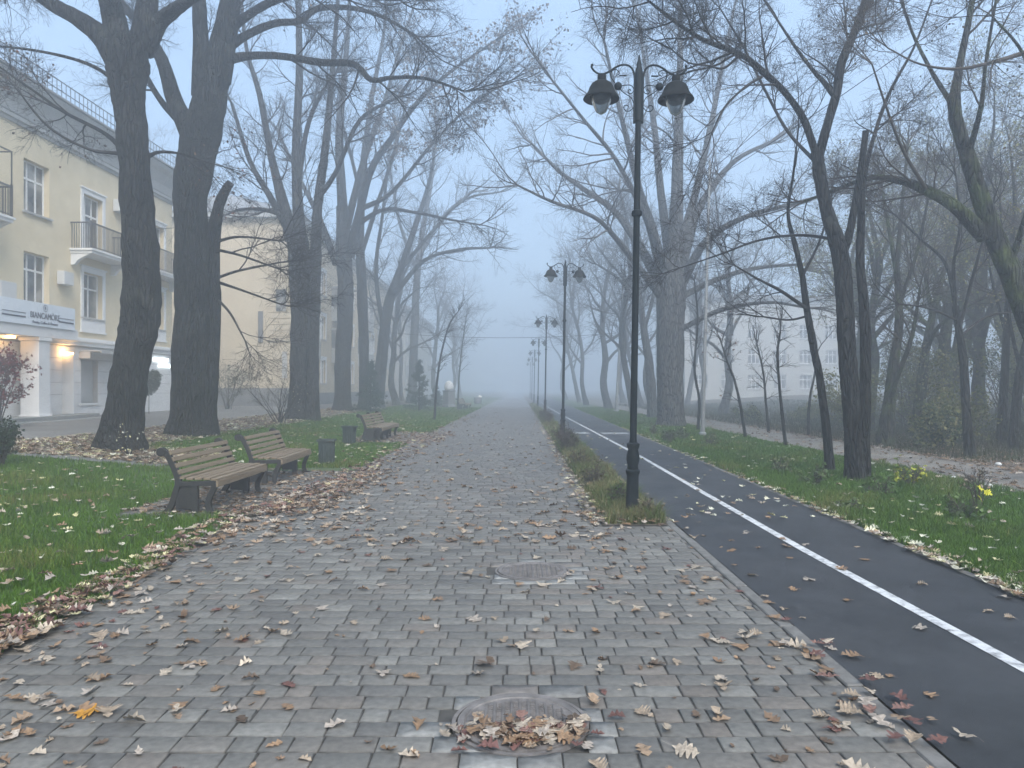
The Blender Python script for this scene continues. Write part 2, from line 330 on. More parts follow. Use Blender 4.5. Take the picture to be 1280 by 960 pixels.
def make_tree(name, label, cat, base, trunks, limbs, seed, lv, mat='bark', tmat='twig', group=None, leaves=None, sides=16, trunk_kids=(0, 1, 2), flare=1.0, min_r=0.004):
    """trunks/limbs: lists of (points (n,3) in world metres, radii (n)); lv: numbers per level; crown = limbs + everything grown from them"""
    g = np.random.default_rng(seed); base = np.asarray(base, float)
    root = empty(name, base); tag(root, label, cat, group)
    tr = Acc(); dense = []
    for i, (P, r) in enumerate(trunks):
        P = catmull(P - base, 7); rr = catmull(np.c_[r, r, r], 7)[:, 0]
        if P[0, 2] < 0.6:
            h = P[:, 2] - P[0, 2]; rr = rr * (1 + 0.55 * flare * np.exp(-h / 0.28) )
            P[0, 2] -= 0.25
        dense.append((P, rr))
    ragged(tr, dense, sides, g, 0.05)
    cr = Acc(); dl = []
    for P, r in limbs:
        P = catmull(np.asarray(P) - base, 5); rr = catmull(np.c_[r, r, r], 5)[:, 0]; dl.append((P, np.maximum(rr, 0.006)))
    big = [x for x in dl if x[1][0] > .045]; small = [x for x in dl if x[1][0] <= .045]
    if big: ragged(tr, big, 10, g, 0.03)
    link('trunk', tr.mesh('trunk'), M[mat], root)
    if small: ragged(cr, small, 7, g, 0.03)
    # first order boughs off guided limbs
    src = dl + ([dense[i] for i in range(len(dense))] if lv.get('from_trunk') else [])
    pos = []; D = []; L = []; R0 = []
    for P, rr in src:
        Pn = resample(P, 9); rn = np.interp(np.linspace(0, 1, 10), np.linspace(0, 1, len(rr)), rr)
        Ltot = np.linalg.norm(np.diff(P, axis=0), axis=1).sum()
        per = max(1, int(Ltot * lv.get('den', 1.3) * (1 if rr[0] > .055 else .34)))
        a, b_, c, d = children(Pn[None], rn[None], per, lv.get('t0', 0.22), lv.get('a1', (28, 62)), lv.get('L1', (1.5, 3.6)), g, rf=0.55)
        pos.append(a); D.append(b_); L.append(c); R0.append(d)
        # the tip carries on
        tip = P[-1] - P[-2]; tip /= np.linalg.norm(tip)
        if lv.get('tip', 1):
            k = 3; pos.append(np.repeat(P[-1:], k, 0)); dd = tip[None] + g.normal(size=(k, 3)) * 0.3; D.append(dd / np.linalg.norm(dd, axis=1, keepdims=True))
            L.append(g.uniform(*lv.get('Lt', lv.get('L1', (1.5, 3.6))), k)); R0.append(np.full(k, max(0.008, rr[-1] * 0.8)))
    tips = None
    if pos:
        pos = np.concatenate(pos); D = np.concatenate(D); L = np.concatenate(L); R0 = np.concatenate(R0)
        up = lv.get('up', 0.05)
        P1, r1 = grow(pos, D, L, R0, np.maximum(R0 * 0.25, min_r), 7, 0.17, (0, 0, up), g)
        V, q = tube_arrays(P1, r1, 6); cr.add(V, q); tips = P1
        c2 = children(P1, r1, lv.get('n2', 7), 0.15, (25, 65), lv.get('L2', (0.6, 1.7)), g, flat=0.2)
        P2, r2 = grow(c2[0], c2[1], c2[2], np.maximum(c2[3], min_r), np.full(len(c2[2]), min_r * 0.8), 5, 0.18, (0, 0, up * 0.6), g)
        V, q = tube_arrays(P2, r2, 4); cr.add(V, q); tips = P2
        if lv.get('n3', 5):
            c3 = children(P2, r2, lv.get('n3', 5), 0.12, (25, 70), lv.get('L3', (0.25, 0.8)), g)
            P3, r3 = grow(c3[0], c3[1], c3[2], np.maximum(np.minimum(c3[3], 0.007), min_r * 0.9), np.full(len(c3[2]), min_r * 0.6), 3, 0.2, (0, 0, lv.get('droop', 0.0)), g)
            V, q = tube_arrays(P3, r3, 3); cr.add(V, q); tips = P3
        if lv.get('n4', 0):
            c4 = children(P3, r3, lv['n4'], 0.2, (25, 65), lv.get('L4', (0.12, 0.35)), g)
            P4, r4 = grow(c4[0], c4[1], c4[2], np.full(len(c4[2]), min_r * 0.7), np.full(len(c4[2]), min_r * 0.5), 2, 0.15, (0, 0, 0), g)
            V, q = tube_arrays(P4, r4, 3); cr.add(V, q)
    if cr.n: link('crown', cr.mesh('crown'), M[tmat], root)
    if leaves and tips is not None:
        n, size, cols, where = leaves
        T = tips.reshape(-1, 3)
        if where is not None: T = T[where(T + base)]
        if len(T):
            T = T[g.integers(0, len(T), n)]; V, t, c = leaf_cards(T, size, g, cols)
            link('foliage', np_mesh('foliage', V, tris=t, col=c), M['leaf'], root)
    return root
def resample(P, k):
    s = np.r_[0, np.cumsum(np.linalg.norm(np.diff(P, axis=0), axis=1))]; u = np.linspace(0, s[-1], k + 1)
    return np.stack([np.interp(u, s, P[:, i]) for i in range(3)], 1)
def pxl(d, pts, dz=None):
    """list of (px, py, width_px[, depth offset]) at distance d -> points, radii in metres"""
    P = []; r = []
    for p in pts:
        dd = d + (p[3] if len(p) > 3 else 0); P.append(at(p[0], p[1], dd)); r.append(p[2] * dd / F / 2)
    return np.array(P), np.array(r)

# ------------------------------------------------------------------ leaves on the ground
def oak_outline(k=5, g=None):
    g = g or np.random.default_rng(1)
    side = [(0.0, 0.03)]
    for i in range(k):
        t0 = 0.14 + 0.76 * i / k; w = 0.42 * math.sin(math.pi * min(1, (0.18 + 0.85 * (i + 0.5) / k))) + 0.08
        side += [(t0, w * 0.32), (t0 + 0.34 / k, w * g.uniform(0.85, 1.1)), (t0 + 0.62 / k, w * g.uniform(0.8, 1.05))]
    side += [(0.93, 0.07), (1.0, 0.0)]
    return side
def leaf_mesh(name, seed, cols, size=0.15):
    g = np.random.default_rng(seed); kl = int(g.choice([3, 4, 4, 5])); sd = [(t_, w_ * wf_) for (t_, w_), wf_ in zip(oak_outline(kl, g), np.full(40, g.uniform(.65, 1.15)))]; size = size * g.uniform(.8, 1.15); n = len(sd); m = len(sd)
    V = []; 
    for t, w in sd: V.append((t, w))
    ax = [(t, 0.0) for t, w in sd]; rt = [(t, -w) for t, w in sd]
    P = np.array(V + ax + rt); x, y = P[:, 0] - 0.5, P[:, 1]
    c1, c2, c3 = g.uniform(-0.2, 0.8), g.uniform(-0.4, 0.6), g.uniform(0, 6); tw = g.normal() * .35; bend = g.normal() * .25
    z = c1 * y ** 2 * 1.6 + c2 * x ** 2 * 0.7 + 0.05 * np.sin(9 * x + c3) + 0.06 * np.abs(y) * np.sin(17 * x + c3 * 2)
    z = z + tw * x * y; y = y * (1 + .25 * np.sign(y) * g.normal()) + bend * x * x * .6 + g.normal(size=len(y)) * .018; x = x + g.normal(size=len(x)) * .012
    W = np.c_[x, y, z] * size; W[:, 2] -= W[:, 2].min() - 0.002
    q = [(i, i + 1, m + i + 1, m + i) for i in range(m - 1)] + [(m + i, m + i + 1, 2 * m + i + 1, 2 * m + i) for i in range(m - 1)]
    stem = np.array([(-0.5 - 0.28, 0.012, 0.03), (-0.5 - 0.28, -0.004, 0.03)]) * size
    stem[:, 2] += 0.004
    V2 = np.vstack([W, stem]); q.append((m, 2 * m, 3 * m + 1, 3 * m))
    base = np.array(cols[seed % len(cols)]); col = np.tile(base, (len(V2), 1)) * g.uniform(0.85, 1.15, (len(V2), 1)); col[m:2 * m] *= 0.75
    me = np_mesh(name, V2, quads=q, col=col)
    me.materials.append(M['leaf'])
    return me
PALE = [(0.33, 0.26, 0.19), (0.41, 0.345, 0.27), (0.28, 0.20, 0.135), (0.36, 0.31, 0.26), (0.27, 0.175, 0.105)]
RED = [(0.17, 0.085, 0.07), (0.22, 0.125, 0.10), (0.14, 0.07, 0.06)]
BROWN = [(0.17, 0.11, 0.07), (0.12, 0.085, 0.06), (0.21, 0.14, 0.09)]
YEL = [(0.50, 0.46, 0.26), (0.55, 0.53, 0.40), (0.42, 0.38, 0.20), (0.48, 0.47, 0.38)]
leafV = {}
for nm, cols, k in (('pale', PALE, 8), ('red', RED, 4), ('brown', BROWN, 5), ('yellow', YEL, 4)):
    leafV[nm] = [leaf_mesh('oak_leaf_' + nm, 11 * i + len(nm), cols) for i in range(k)]
def litter(name, pts, zs, g, sizes, palette, label, tilt=0.25):
    """many small curled lobed leaves as one mesh of ground cover"""
    n = len(pts); lob = np.array([(-0.62, 0.0), (-0.45, 0.10), (-0.28, 0.28), (-0.16, 0.12), (0.02, 0.36), (0.14, 0.15), (0.30, 0.27), (0.5, 0.0), (0.30, -0.27), (0.14, -0.15), (0.02, -0.36), (-0.16, -0.12), (-0.28, -0.28), (-0.45, -0.10), (0.0, 0.0)])
    k = len(lob); x = lob[:, 0][None]; y = lob[:, 1][None]
    z = g.uniform(0.2, 1.8, (n, 1)) * y ** 2 + g.uniform(-0.4, 1.0, (n, 1)) * x ** 2 + g.normal(size=(n, k)) * 0.035
    z = z - z.min(1, keepdims=True)
    th = g.uniform(0, 6.283, n)[:, None]; tl = (g.normal(size=n) * tilt)[:, None]
    y2 = y * np.cos(tl) ; z = z + np.abs(y * np.sin(tl)) * 0.8 * (np.sign(y) + 1)
    s = np.asarray(sizes).reshape(n, 1)
    X = (x * np.cos(th) - y2 * np.sin(th)) * s + pts[:, :1]; Y = (x * np.sin(th) + y2 * np.cos(th)) * s + pts[:, 1:2]; Z = z * s + np.asarray(zs).reshape(n, 1) + 0.003
    V = np.stack([X, Y, Z], -1).reshape(-1, 3); b = (np.arange(n) * k)[:, None, None]
    ring = np.array([(i, (i + 1) % 14, 14) for i in range(14)])
    t = (b + ring[None]).reshape(-1, 3)
    pal = np.array(palette); c = pal[g.integers(0, len(pal), n)] * g.uniform(0.65, 1.25, n)[:, None]
    o = link(name, np_mesh(name, V, tris=t, col=np.repeat(c, k, 0)), M['leaf'])
    tag(o, label, 'leaves', kind='stuff'); return o

# ------------------------------------------------------------------ the setting: sheets
PL = lambda y: -3.1 - 0.22 * np.exp(-((y - 8.8) / 2.2) ** 2) + 0.0128 * np.maximum(0, y - 10)   # left edge of the paving
PR = lambda y: 1.76 + 0.0125 * np.asarray(y, float) * 0.6 + 0 * y                                  # right edge of the paving
TL = lambda y: PR(y) + 0.105                                                                    # left edge of the cycle track
TR = lambda y: 3.76 + 0.019 * np.asarray(y, float)
SL = lambda y: 0.98 + 0.009 * np.asarray(y, float)                                              # left edge of the planted strip
def sheet(name, fl, fr, y0, y1, off, mat, ny=60, nx=6, kind='structure'):
    ys = y0 + (y1 - y0) * np.linspace(0, 1, ny) ** 1.6; u = np.linspace(0, 1, nx)
    a = np.array([fl(y) for y in ys], float); b_ = np.array([fr(y) for y in ys], float)
    X = a[:, None] * (1 - u) + b_[:, None] * u; Y = np.repeat(ys[:, None], nx, 1)
    V = np.stack([X, Y, gh(X) + off], -1).reshape(-1, 3)
    i = np.arange(ny - 1)[:, None] * nx + np.arange(nx - 1)[None]; q = np.stack([i, i + 1, i + nx + 1, i + nx], -1).reshape(-1, 4)
    o = link(name, np_mesh(name, V, quads=q, smooth=True), M[mat]); tag(o, kind=kind); return o
c_ = lambda v: (lambda y: v + 0 * y)
sheet('ground', c_(-290), c_(290), -25, 290, -0.02, 'soil', ny=40, nx=581)
sheet('left_lawn', c_(-9.9), lambda y: PL(y) - 0.0, -6, 14.3, -0.008, 'lawn', nx=40)
sheet('left_lawn', c_(-8.7), lambda y: PL(y), 14.3, 130, -0.008, 'lawn', nx=40)
sheet('driveway', c_(-17.4), c_(-11.3), -8, 140, -0.006, 'drive', nx=30)
sheet('litter_strip', c_(-14), c_(-6.6), 14.9, 17.6, -0.003, 'litter_ground', nx=30)
sheet('litter_strip', c_(-11.3), c_(-8.7), 17.6, 70, -0.003, 'litter_ground', nx=16)
sheet('side_path', c_(-14), c_(-6.8), 14.3, 14.9, 0.012, 'kerb', nx=30)
sheet('right_lawn', lambda y: TR(y), c_(7.75), -6, 130, -0.008, 'lawn', nx=12)
sheet('dirt_path', c_(7.75), c_(9.9), -6, 120, -0.006, 'dirt_path', nx=8)
sheet('woodland_floor', c_(9.9), c_(13.5), -6, 60, -0.004, 'litter_ground', nx=8)
sheet('cycle_track', TL, TR, -6, 150, 0.0, 'asphalt', nx=4)
def WL(y): return np.interp(y, [-6, 4, 7.4, 12, 17.5, 30, 45, 60, 150], [2.98, 2.92, 2.88, 2.93, 3.0, 2.98, 2.95, 3.0, 3.9])
sheet('track_line', lambda y: WL(y) - 0.047, lambda y: WL(y) + 0.047, -6, 150, 0.004, 'line_paint', ny=160, nx=3)
for y0, y1, a, b_ in ((25.9, 26.9, 1.98, 2.75), (25.7, 26.7, 3.15, 4.1)):
    sheet('track_marking', c_(a), c_(b_), y0, y1, 0.004, 'faded_paint', ny=4, nx=3)
sheet('track_edge', TR, lambda y: TR(y) + 0.08, -6, 150, 0.006, 'kerb', nx=3)
def kerb(name, f0, f1, y0, y1, h):
    mb = MB(); L = 1.0; y = y0
    while y < y1:
        g = 0.012; ya, yb = y, min(y + L - g, y1); z = h + random.uniform(-.006, .006); dx = random.uniform(-.006, .006)
        V = [(f0(ya) + dx, ya, -0.15), (f1(ya) + dx, ya, -0.15), (f1(yb) + dx, yb, -0.15), (f0(yb) + dx, yb, -0.15), (f0(ya) + dx, ya, z), (f1(ya) + dx, ya, z), (f1(yb) + dx, yb, z), (f0(yb) + dx, yb, z)]
        mb.add(V, [(0, 3, 2, 1), (4, 5, 6, 7), (0, 1, 5, 4), (1, 2, 6, 5), (2, 3, 7, 6), (3, 0, 4, 7)]); y += L
    o = mb.build(name, M['kerb'], bevel=0.008, segs=1); tag(o, kind='structure'); return o
kerb('kerb', lambda y: float(PR(y)) + 0.004, lambda y: float(PR(y)) + 0.10, -4, 90, 0.004)

# pavers: real blocks laid in cross rows of mixed widths, tones of concrete
def pavers(name, xl, xr, y0, y1, holes, g, ymax_geo, bays=()):
    V = []; q = []; col = []; n = 0; cv = []; ct = []; cc_ = []
    tone = 0.70 * np.array([(0.138, 0.138, 0.131), (0.172, 0.171, 0.162), (0.112, 0.112, 0.109), (0.21, 0.21, 0.198), (0.155, 0.148, 0.137), (0.175, 0.158, 0.142)])
    y = y0; H = 0.148; row = 0
    while y < ymax_geo:
        a, b_ = float(xl(y)), float(xr(y))
        for by0, by1, bx in bays:
            if by0 <= y <= by1: a = bx
        x = a - g.uniform(0, 0.1)
        lean = 0.0
        while x < b_:
            w = g.choice([0.135, 0.195, 0.25], p=[0.28, 0.37, 0.35]); x1 = min(x + w, b_)
            xa = max(x, a); cx, cy = (xa + x1) / 2, y + H / 2
            if x1 - xa > 0.03:
                bad = False
                for hx, hy, hr in holes:
                    dx = max(xa - hx, hx - x1, 0); dy = max(y - hy, hy - y - H, 0)
                    if dx * dx + dy * dy < hr * hr:
                        bad = True; e = np.linspace(0, 1, 6)[:-1]; xa_, xb_, ya_, yb_ = xa + .004, x1 - .004, y + .004, y + H - .004
                        pg = np.concatenate([np.c_[xa_ + (xb_ - xa_) * e, 0 * e + ya_], np.c_[0 * e + xb_, ya_ + (yb_ - ya_) * e], np.c_[xb_ + (xa_ - xb_) * e, 0 * e + yb_], np.c_[0 * e + xa_, yb_ + (ya_ - yb_) * e]])
                        dv = pg - np.array([hx, hy]); rr = np.linalg.norm(dv, axis=1); ins_ = rr < hr
                        if ins_.all() or math.hypot(cx - hx, cy - hy) < hr * .93: continue
                        pg[ins_] = np.array([hx, hy]) + dv[ins_] / rr[ins_, None] * hr
                        k0 = len(cv); m0 = len(pg); cen = pg.mean(0)
                        if np.linalg.norm(cen - (hx, hy)) < hr * 1.0: continue
                        zt = g.normal() * .0018
                        cv += [(a_, b0_, zt) for a_, b0_ in pg] + [(cen[0], cen[1], zt)] + [(a_, b0_, zt - .02) for a_, b0_ in pg]
                        ct += [(k0 + i, k0 + (i + 1) % m0, k0 + m0) for i in range(m0)]
                        for i in range(m0): i2 = (i + 1) % m0; ct += [(k0 + i, k0 + m0 + 1 + i, k0 + m0 + 1 + i2), (k0 + i, k0 + m0 + 1 + i2, k0 + i2)]
                        cc_ += [tone[g.choice([1, 3, 5])] * g.uniform(1.0, 1.35)] * (2 * m0 + 1)
                if not bad:
                    gp = 0.003 + g.random() * 0.002; cf = 0.006; z = g.normal() * 0.0012; tx, ty = g.normal() * 0.004, g.normal() * 0.005
                    j = g.normal(size=4) * 0.0015
                    bx = [xa + gp + j[0], x1 - gp + j[1]]; yy = [y + gp + j[2], y + H - gp + j[3]]
                    for lv, ins in ((-0.02, 0), (-0.004, 0), (0.0, cf)):
                        for (sx, sy) in ((0, 0), (1, 0), (1, 1), (0, 1)):
                            px = bx[sx] + (ins if sx == 0 else -ins); py = yy[sy] + (ins if sy == 0 else -ins)
                            V.append((px, py, z + lv + (px - cx) * tx + (py - cy) * ty))
                    for l in (0, 1):
                        for i in range(4): q.append((n + l * 4 + i, n + l * 4 + (i + 1) % 4, n + l * 4 + 4 + (i + 1) % 4, n + l * 4 + 4 + i))
                    q.append((n + 8, n + 9, n + 10, n + 11))
                    c = tone[g.choice(6, p=[.3, .22, .14, .09, .15, .1])]; c = (0.72 * c + 0.28 * tone.mean(0) * (0.9 + .22 * math.sin(cx * 1.9 + 1.3 * math.sin(cy * .8)) * math.sin(cy * 1.1))) * g.uniform(0.9, 1.1) * np.array([1.05, 1.02, .97]) * 1.04
                    cc = np.repeat(c[None], 12, 0); cc[:8] *= 0.72; col.append(cc); n += 12
            x += w
        y += H; row += 1
    me = np_mesh(name, np.array(V + cv), quads=np.array(q), tris=np.array(ct) + len(V), col=np.concatenate(col + [np.array(cc_)]))
    return link(name, me, M['paver'])
MH1 = (0.04, 3.56, 0.333); MH2 = (0.18, 6.5, 0.333)
BAYS = [(9.35, 14.35, -5.0), (21.6, 26.6, -5.0)]
def path_right(y): return float(SL(y)) if y > 8.55 else float(PR(y))
po = pavers('path', lambda y: PL(y) + 0.0, path_right, 1.2, 60, [MH1, MH2], np.random.default_rng(3), 62, BAYS)
tag(po, kind='structure')
sheet('path_bed', lambda y: PL(y) - 0.01, PR, -6, 61, -0.004 - 0.006, 'joint', nx=8)
sheet('bench_bay', c_(-5.0), lambda y: PL(y) + 0.01, 9.35, 14.4, -0.006, 'joint', ny=6, nx=4)
sheet('bench_bay', c_(-5.0), lambda y: PL(y) + 0.01, 21.6, 26.7, -0.006, 'joint', ny=6, nx=4)
M['far_paver'] = mat_noise('far_paver', (0.12, 0.125, 0.128), (0.18, 0.185, 0.187), scale=6, rough=0.7)
sheet('path', PL, SL, 61, 200, 0.0, 'far_paver', nx=3)
sheet('planted_strip', SL, PR, 8.7, 130, -0.002, 'soil', nx=4)

# manhole covers
def manhole(name, c, label, collar):
    root = empty(name, (c[0], c[1], 0)); tag(root, label, 'manhole cover')
    r = 0.30; mb = MB()
    mb.lathe([(0.0001, 0.004), (r - 0.035, 0.004), (r - 0.03, 0.0105), (r, 0.0105), (r, -0.05)], 64, cap=False)
    for i in range(-6, 7):                                   # raised waffle of short bars between cross ribs
        x = i * 0.042; h = math.sqrt(max(0, (r - 0.045) ** 2 - x * x))
        mb.box(x - 0.0035, x + 0.0035, -h, h, 0.002, 0.011)
        m_ = int(h / 0.021)
        for k in range(-m_, m_):
            y = k * 0.021 + 0.008
            if i < 6 and abs(math.hypot(x + 0.021, y)) < r - 0.065: mb.box(x + 0.010, x + 0.032, y - 0.004, y + 0.004, 0.002, 0.0085)
    smooth_angle(mb.build('lid', M['cover'], root))
    rg = MB(); rg.lathe([(r + 0.009, -0.05), (r + 0.009, 0.006), (r + 0.028, 0.006), (r + 0.028, -0.05)], 64, cap=False)
    smooth_angle(rg.build('ring', M['cover'], root))
    return root
manhole('manhole_cover', MH1, 'patterned iron manhole cover half buried in fallen leaves in the foreground paving', 1)
manhole('manhole_cover', MH2, 'smaller looking worn manhole cover further along the paving with few leaves on it', 2)

# ------------------------------------------------------------------ grass
def grass(name, region, n, y0, y1, label, hgt=(0.045, 0.10), pal=((0.03, 0.062, 0.014), (0.042, 0.078, 0.02), (0.06, 0.085, 0.028), (0.022, 0.045, 0.012)), seed=1, pw=1.0, wid=0.0045, holes=(), lean=0.35):
    g = np.random.default_rng(seed); u = g.random(n)
    if pw == 0: y = y0 + (y1 - y0) * u
    else:                                                     # more, finer blades close by
        ia, ib = y0 ** -pw, y1 ** -pw; y = (ia + (ib - ia) * u) ** (-1 / pw)
    a, b_ = region(y); x = a + (b_ - a) * g.random(n); keep = np.ones(n, bool)
    for hx0, hx1, hy0, hy1 in holes: keep &= ~((x > hx0) & (x < hx1) & (y > hy0) & (y < hy1))
    x, y = x[keep], y[keep]; n = len(x)
    patch = 0.5 + 0.5 * np.sin(x * 1.7 + 1.3 * np.sin(y * 0.9)) * np.cos(y * 1.3 + np.sin(x * 2.3)); patch2 = 0.5 + 0.5 * np.sin(x * 5.1 + y * 3.3) * np.cos(y * 4.7 - x * 2.9)
    h = g.uniform(*hgt, n) * (0.5 + 0.6 * patch + 0.45 * patch2 * patch2); d = np.hypot(x, y); w = np.maximum(wid, d * 0.00042) * g.uniform(0.7, 1.3, n)
    th = g.uniform(0, 6.283, n); ln = np.abs(g.normal(size=n)) * lean * h; lt = g.uniform(0, 6.283, n)
    ux, uy = np.cos(th) * w, np.sin(th) * w; lx, ly = np.cos(lt) * ln, np.sin(lt) * ln; z = gh(x) - 0.01
    V = np.stack([np.c_[x - ux, y - uy, z], np.c_[x + ux, y + uy, z], np.c_[x + lx * .4 + ux * .7, y + ly * .4 + uy * .7, z + h * .6], np.c_[x + lx * .4 - ux * .7, y + ly * .4 - uy * .7, z + h * .6], np.c_[x + lx * 1.3, y + ly * 1.3, z + h]], 1).reshape(-1, 3)
    b0 = np.arange(n)[:, None] * 5; q = b0 + np.array([[0, 1, 2, 3]]); t = b0 + np.array([[3, 2, 4]])
    p = np.array(pal); k = np.clip((patch * 0.7 + g.random(n) * 0.5) * len(p) * 0.8, 0, len(p) - 1).astype(int)
    c = p[k] * g.uniform(0.75, 1.3, n)[:, None]
    cc = np.repeat(c, 5, 0)
    o = link(name, np_mesh(name, V, quads=q, tris=t, col=cc), M['grass']); tag(o, label, 'grass', kind='stuff'); return o
GPAL = ((0.056, 0.122, 0.010), (0.078, 0.150, 0.014), (0.042, 0.096, 0.009), (0.096, 0.150, 0.02), (0.14, 0.14, 0.04))
edge_n = lambda y: 0.05 * np.sin(y * 7) + 0.04 * np.sin(y * 17 + 1)
grass('lawn_grass', lambda y: (np.full_like(y, -9.9), PL(y) - 0.02 + edge_n(y)), 190000, 3.6, 14.3, 'short green lawn scattered with pale leaves at left of the paving', pal=GPAL, seed=2, pw=0.8, holes=[(-5.0, 0, 9.3, 14.4)])
grass('lawn_grass', lambda y: (np.full_like(y, -8.7), PL(y) - 0.05 + edge_n(y)), 90000, 14.9, 60, 'green lawn behind and beyond the benches', pal=GPAL, seed=3, pw=1.0, holes=[(-5.0, 0, 21.5, 26.7), (-11, -6.8, 14.8, 17.0)])
grass('lawn_grass', lambda y: (TR(y) + 0.06 + np.abs(edge_n(y)), np.full_like(y, 7.7) + edge_n(y)), 230000, 4.2, 60, 'green lawn with weeds between the cycle track and the dirt path', pal=GPAL, seed=4, pw=1.0, hgt=(0.05, 0.12))
grass('verge_grass', lambda y: (SL(y) + 0.1 + edge_n(y), PR(y) - 0.02 + 0 * y), 30000, 8.75, 70, 'straggly dry grass in the planted strip under the lamps', pal=((0.09, 0.12, 0.03), (0.17, 0.15, 0.07), (0.07, 0.115, 0.025), (0.12, 0.12, 0.05)), seed=5, pw=1.0, hgt=(0.06, 0.24), lean=0.6)
grass('woodland_grass', lambda y: (np.full_like(y, 9.9), np.full_like(y, 26.0)), 60000, 16, 70, 'thin rough grass on the woodland floor beyond the dirt path', pal=((0.03, 0.042, 0.014), (0.045, 0.05, 0.02), (0.05, 0.045, 0.025)), seed=6, pw=0.6, hgt=(0.05, 0.2))

# ------------------------------------------------------------------ fallen leaves
g = np.random.default_rng(21)
def place_leaf(me, x, y, z, label, group, s=1.0, name='oak_leaf', rx=None):
    o = bpy.data.objects.new(name, me); COL.objects.link(o); o.location = (x, y, z)
    o.rotation_euler = (g.normal() * 0.09 if rx is None else rx, g.normal() * 0.09, g.uniform(0, 6.28)); s *= 0.85; o.scale = (s, s * g.uniform(0.75, 1.1), s * g.uniform(0.45, 1.0))
    tag(o, label, 'leaf', group); return o
def pick(nm): return leafV[nm][g.integers(0, len(leafV[nm]))]
# lone orange leaf on the near left
mo = leaf_mesh('orange_leaf', 5, [(0.55, 0.27, 0.04)], size=0.13)
oo = bpy.data.objects.new('orange_leaf', mo); COL.objects.link(oo); oo.location = (-2.08, 3.66, 0.006); oo.rotation_euler = (0, 0, 0.3); oo.scale = (0.9, 1.25, 0.7)
tag(oo, 'single bright orange leaf lying on the paving at the near left corner', 'leaf')
# leaves on the near manhole
for i in range(52):
    a = g.uniform(math.pi * 0.93, math.pi * 2.07); r = 0.30 * math.sqrt(g.random()); 
    x, y = MH1[0] + r * math.cos(a) * 1.05 + 0.03, MH1[1] - 0.015 + r * math.sin(a) * 0.8
    k = g.choice(['pale', 'brown', 'red'], p=[.68, .2, .12])
    place_leaf(pick(k), x, y, 0.012 + 0.02 * g.random(), 'dry curled oak leaf in the heap on the near manhole cover', 'leaves heaped on the near manhole cover', g.uniform(0.62, 0.95))
def path_density():
    """a leaf position on the paving: thick by both edges, thin in the middle, near rows first"""
    while True:
        y = 2.75 * (1 + g.random() * 2.6) if g.random() < 0.75 else g.uniform(3, 9.5)
        a, b_ = float(PL(y)), float(PR(y)); u = g.random(); x = a + (b_ - a) * u
        if abs(x) > 0.70 * y: continue
        p = 0.20 + 0.95 * math.exp(-u * 9) + 0.85 * math.exp(-(1 - u) * 7) + (0.25 if u < 0.45 else 0)
        p *= 0.6 + 0.8 * (0.5 + 0.5 * math.sin(x * 2.6 + y * 1.7)) ** 2
        if math.hypot(x - MH1[0], y - MH1[1]) < 0.45: continue
        if g.random() < p: return x, y
for i in range(190):
    x, y = path_density(); k = g.choice(['pale', 'brown', 'red'], p=[.80, .11, .09])
    lab = {'pale': 'pale dry curled oak leaf lying loose on the grey paving', 'brown': 'brown curled oak leaf lying loose on the grey paving', 'red': 'dull red oak leaf lying loose on the grey paving'}[k]
    grp = {'pale': 'pale leaves loose on the paving', 'brown': 'brown leaves loose on the paving', 'red': 'dull red leaves loose on the paving'}[k]
    place_leaf(pick(k), x, y, 0.004, lab, grp, g.uniform(0.7, 1.05))
    if g.random() < 0.25 and k != 'red': place_leaf(pick('pale'), x + g.normal() * .08, y + g.normal() * .06, 0.012, 'pale dry curled oak leaf lying loose on the grey paving', 'pale leaves loose on the paving', g.uniform(0.6, 0.95))
for i in range(40):
    y = g.uniform(3.3, 9.0); x = float(TL(y)) + (float(TR(y)) - float(TL(y))) * g.random() ** 1.6
    if x > 0.69 * y + .2: continue
    place_leaf(pick('pale'), x, y, 0.005, 'pale dry oak leaf lying on the dark cycle track', 'pale leaves on the cycle track', g.uniform(0.55, 0.95))
for i in range(24):
    y = 3.3 + abs(g.normal()) * 0.35 if i < 12 else g.uniform(3.6, 5.6); x = float(PR(y)) + g.normal() * 0.09 + 0.06
    k = g.choice(['pale', 'red']); place_leaf(pick(k), x, y, 0.016 + 0.02 * g.random(), 'pinkish or pale oak leaf in the drift along the kerb of the cycle track', 'leaves drifted along the near kerb', g.uniform(0.65, 1.0))
def cloud(n, f): 
    P = np.array([f() for _ in range(n)]); return P
def strewn(n, y0, y1, fa, fb, bias=0, pw=1.0):
    u = g.random(n); ia, ib = y0 ** -pw, y1 ** -pw; y = (ia + (ib - ia) * u) ** (-1 / pw); t = g.random(n)
    if bias: t = t ** bias
    a, b_ = fa(y), fb(y); return np.c_[a + (b_ - a) * t, y]
P = strewn(2600, 7.5, 50, lambda y: PL(y), lambda y: SL(y)); keep = g.random(len(P)) < (0.16 + np.exp(-(P[:, 0] - PL(P[:, 1])) * 2.2) + 0.5 * np.exp(-(SL(P[:, 1]) - P[:, 0]) * 4)); P = P[keep]
litter('path_leaves', P, np.zeros(len(P)), g, g.uniform(0.08, 0.15, len(P)), PALE + PALE + BROWN[:1], 'scattered dry leaves on the far paving')
P = strewn(1500, 3.0, 9.5, lambda y: PL(y), lambda y: PR(y)); keep = g.random(len(P)) < (0.14 + 0.9 * np.exp(-(P[:, 0] - PL(P[:, 1])) * 2.2) + 0.6 * np.exp(-(PR(P[:, 1]) - P[:, 0]) * 3)); P = P[keep]
litter('leaf_crumbs', P, np.zeros(len(P)), g, g.uniform(0.02, 0.11, len(P)) , PALE + PALE + BROWN + RED[:1], 'broken bits of dry leaf strewn over the near paving')
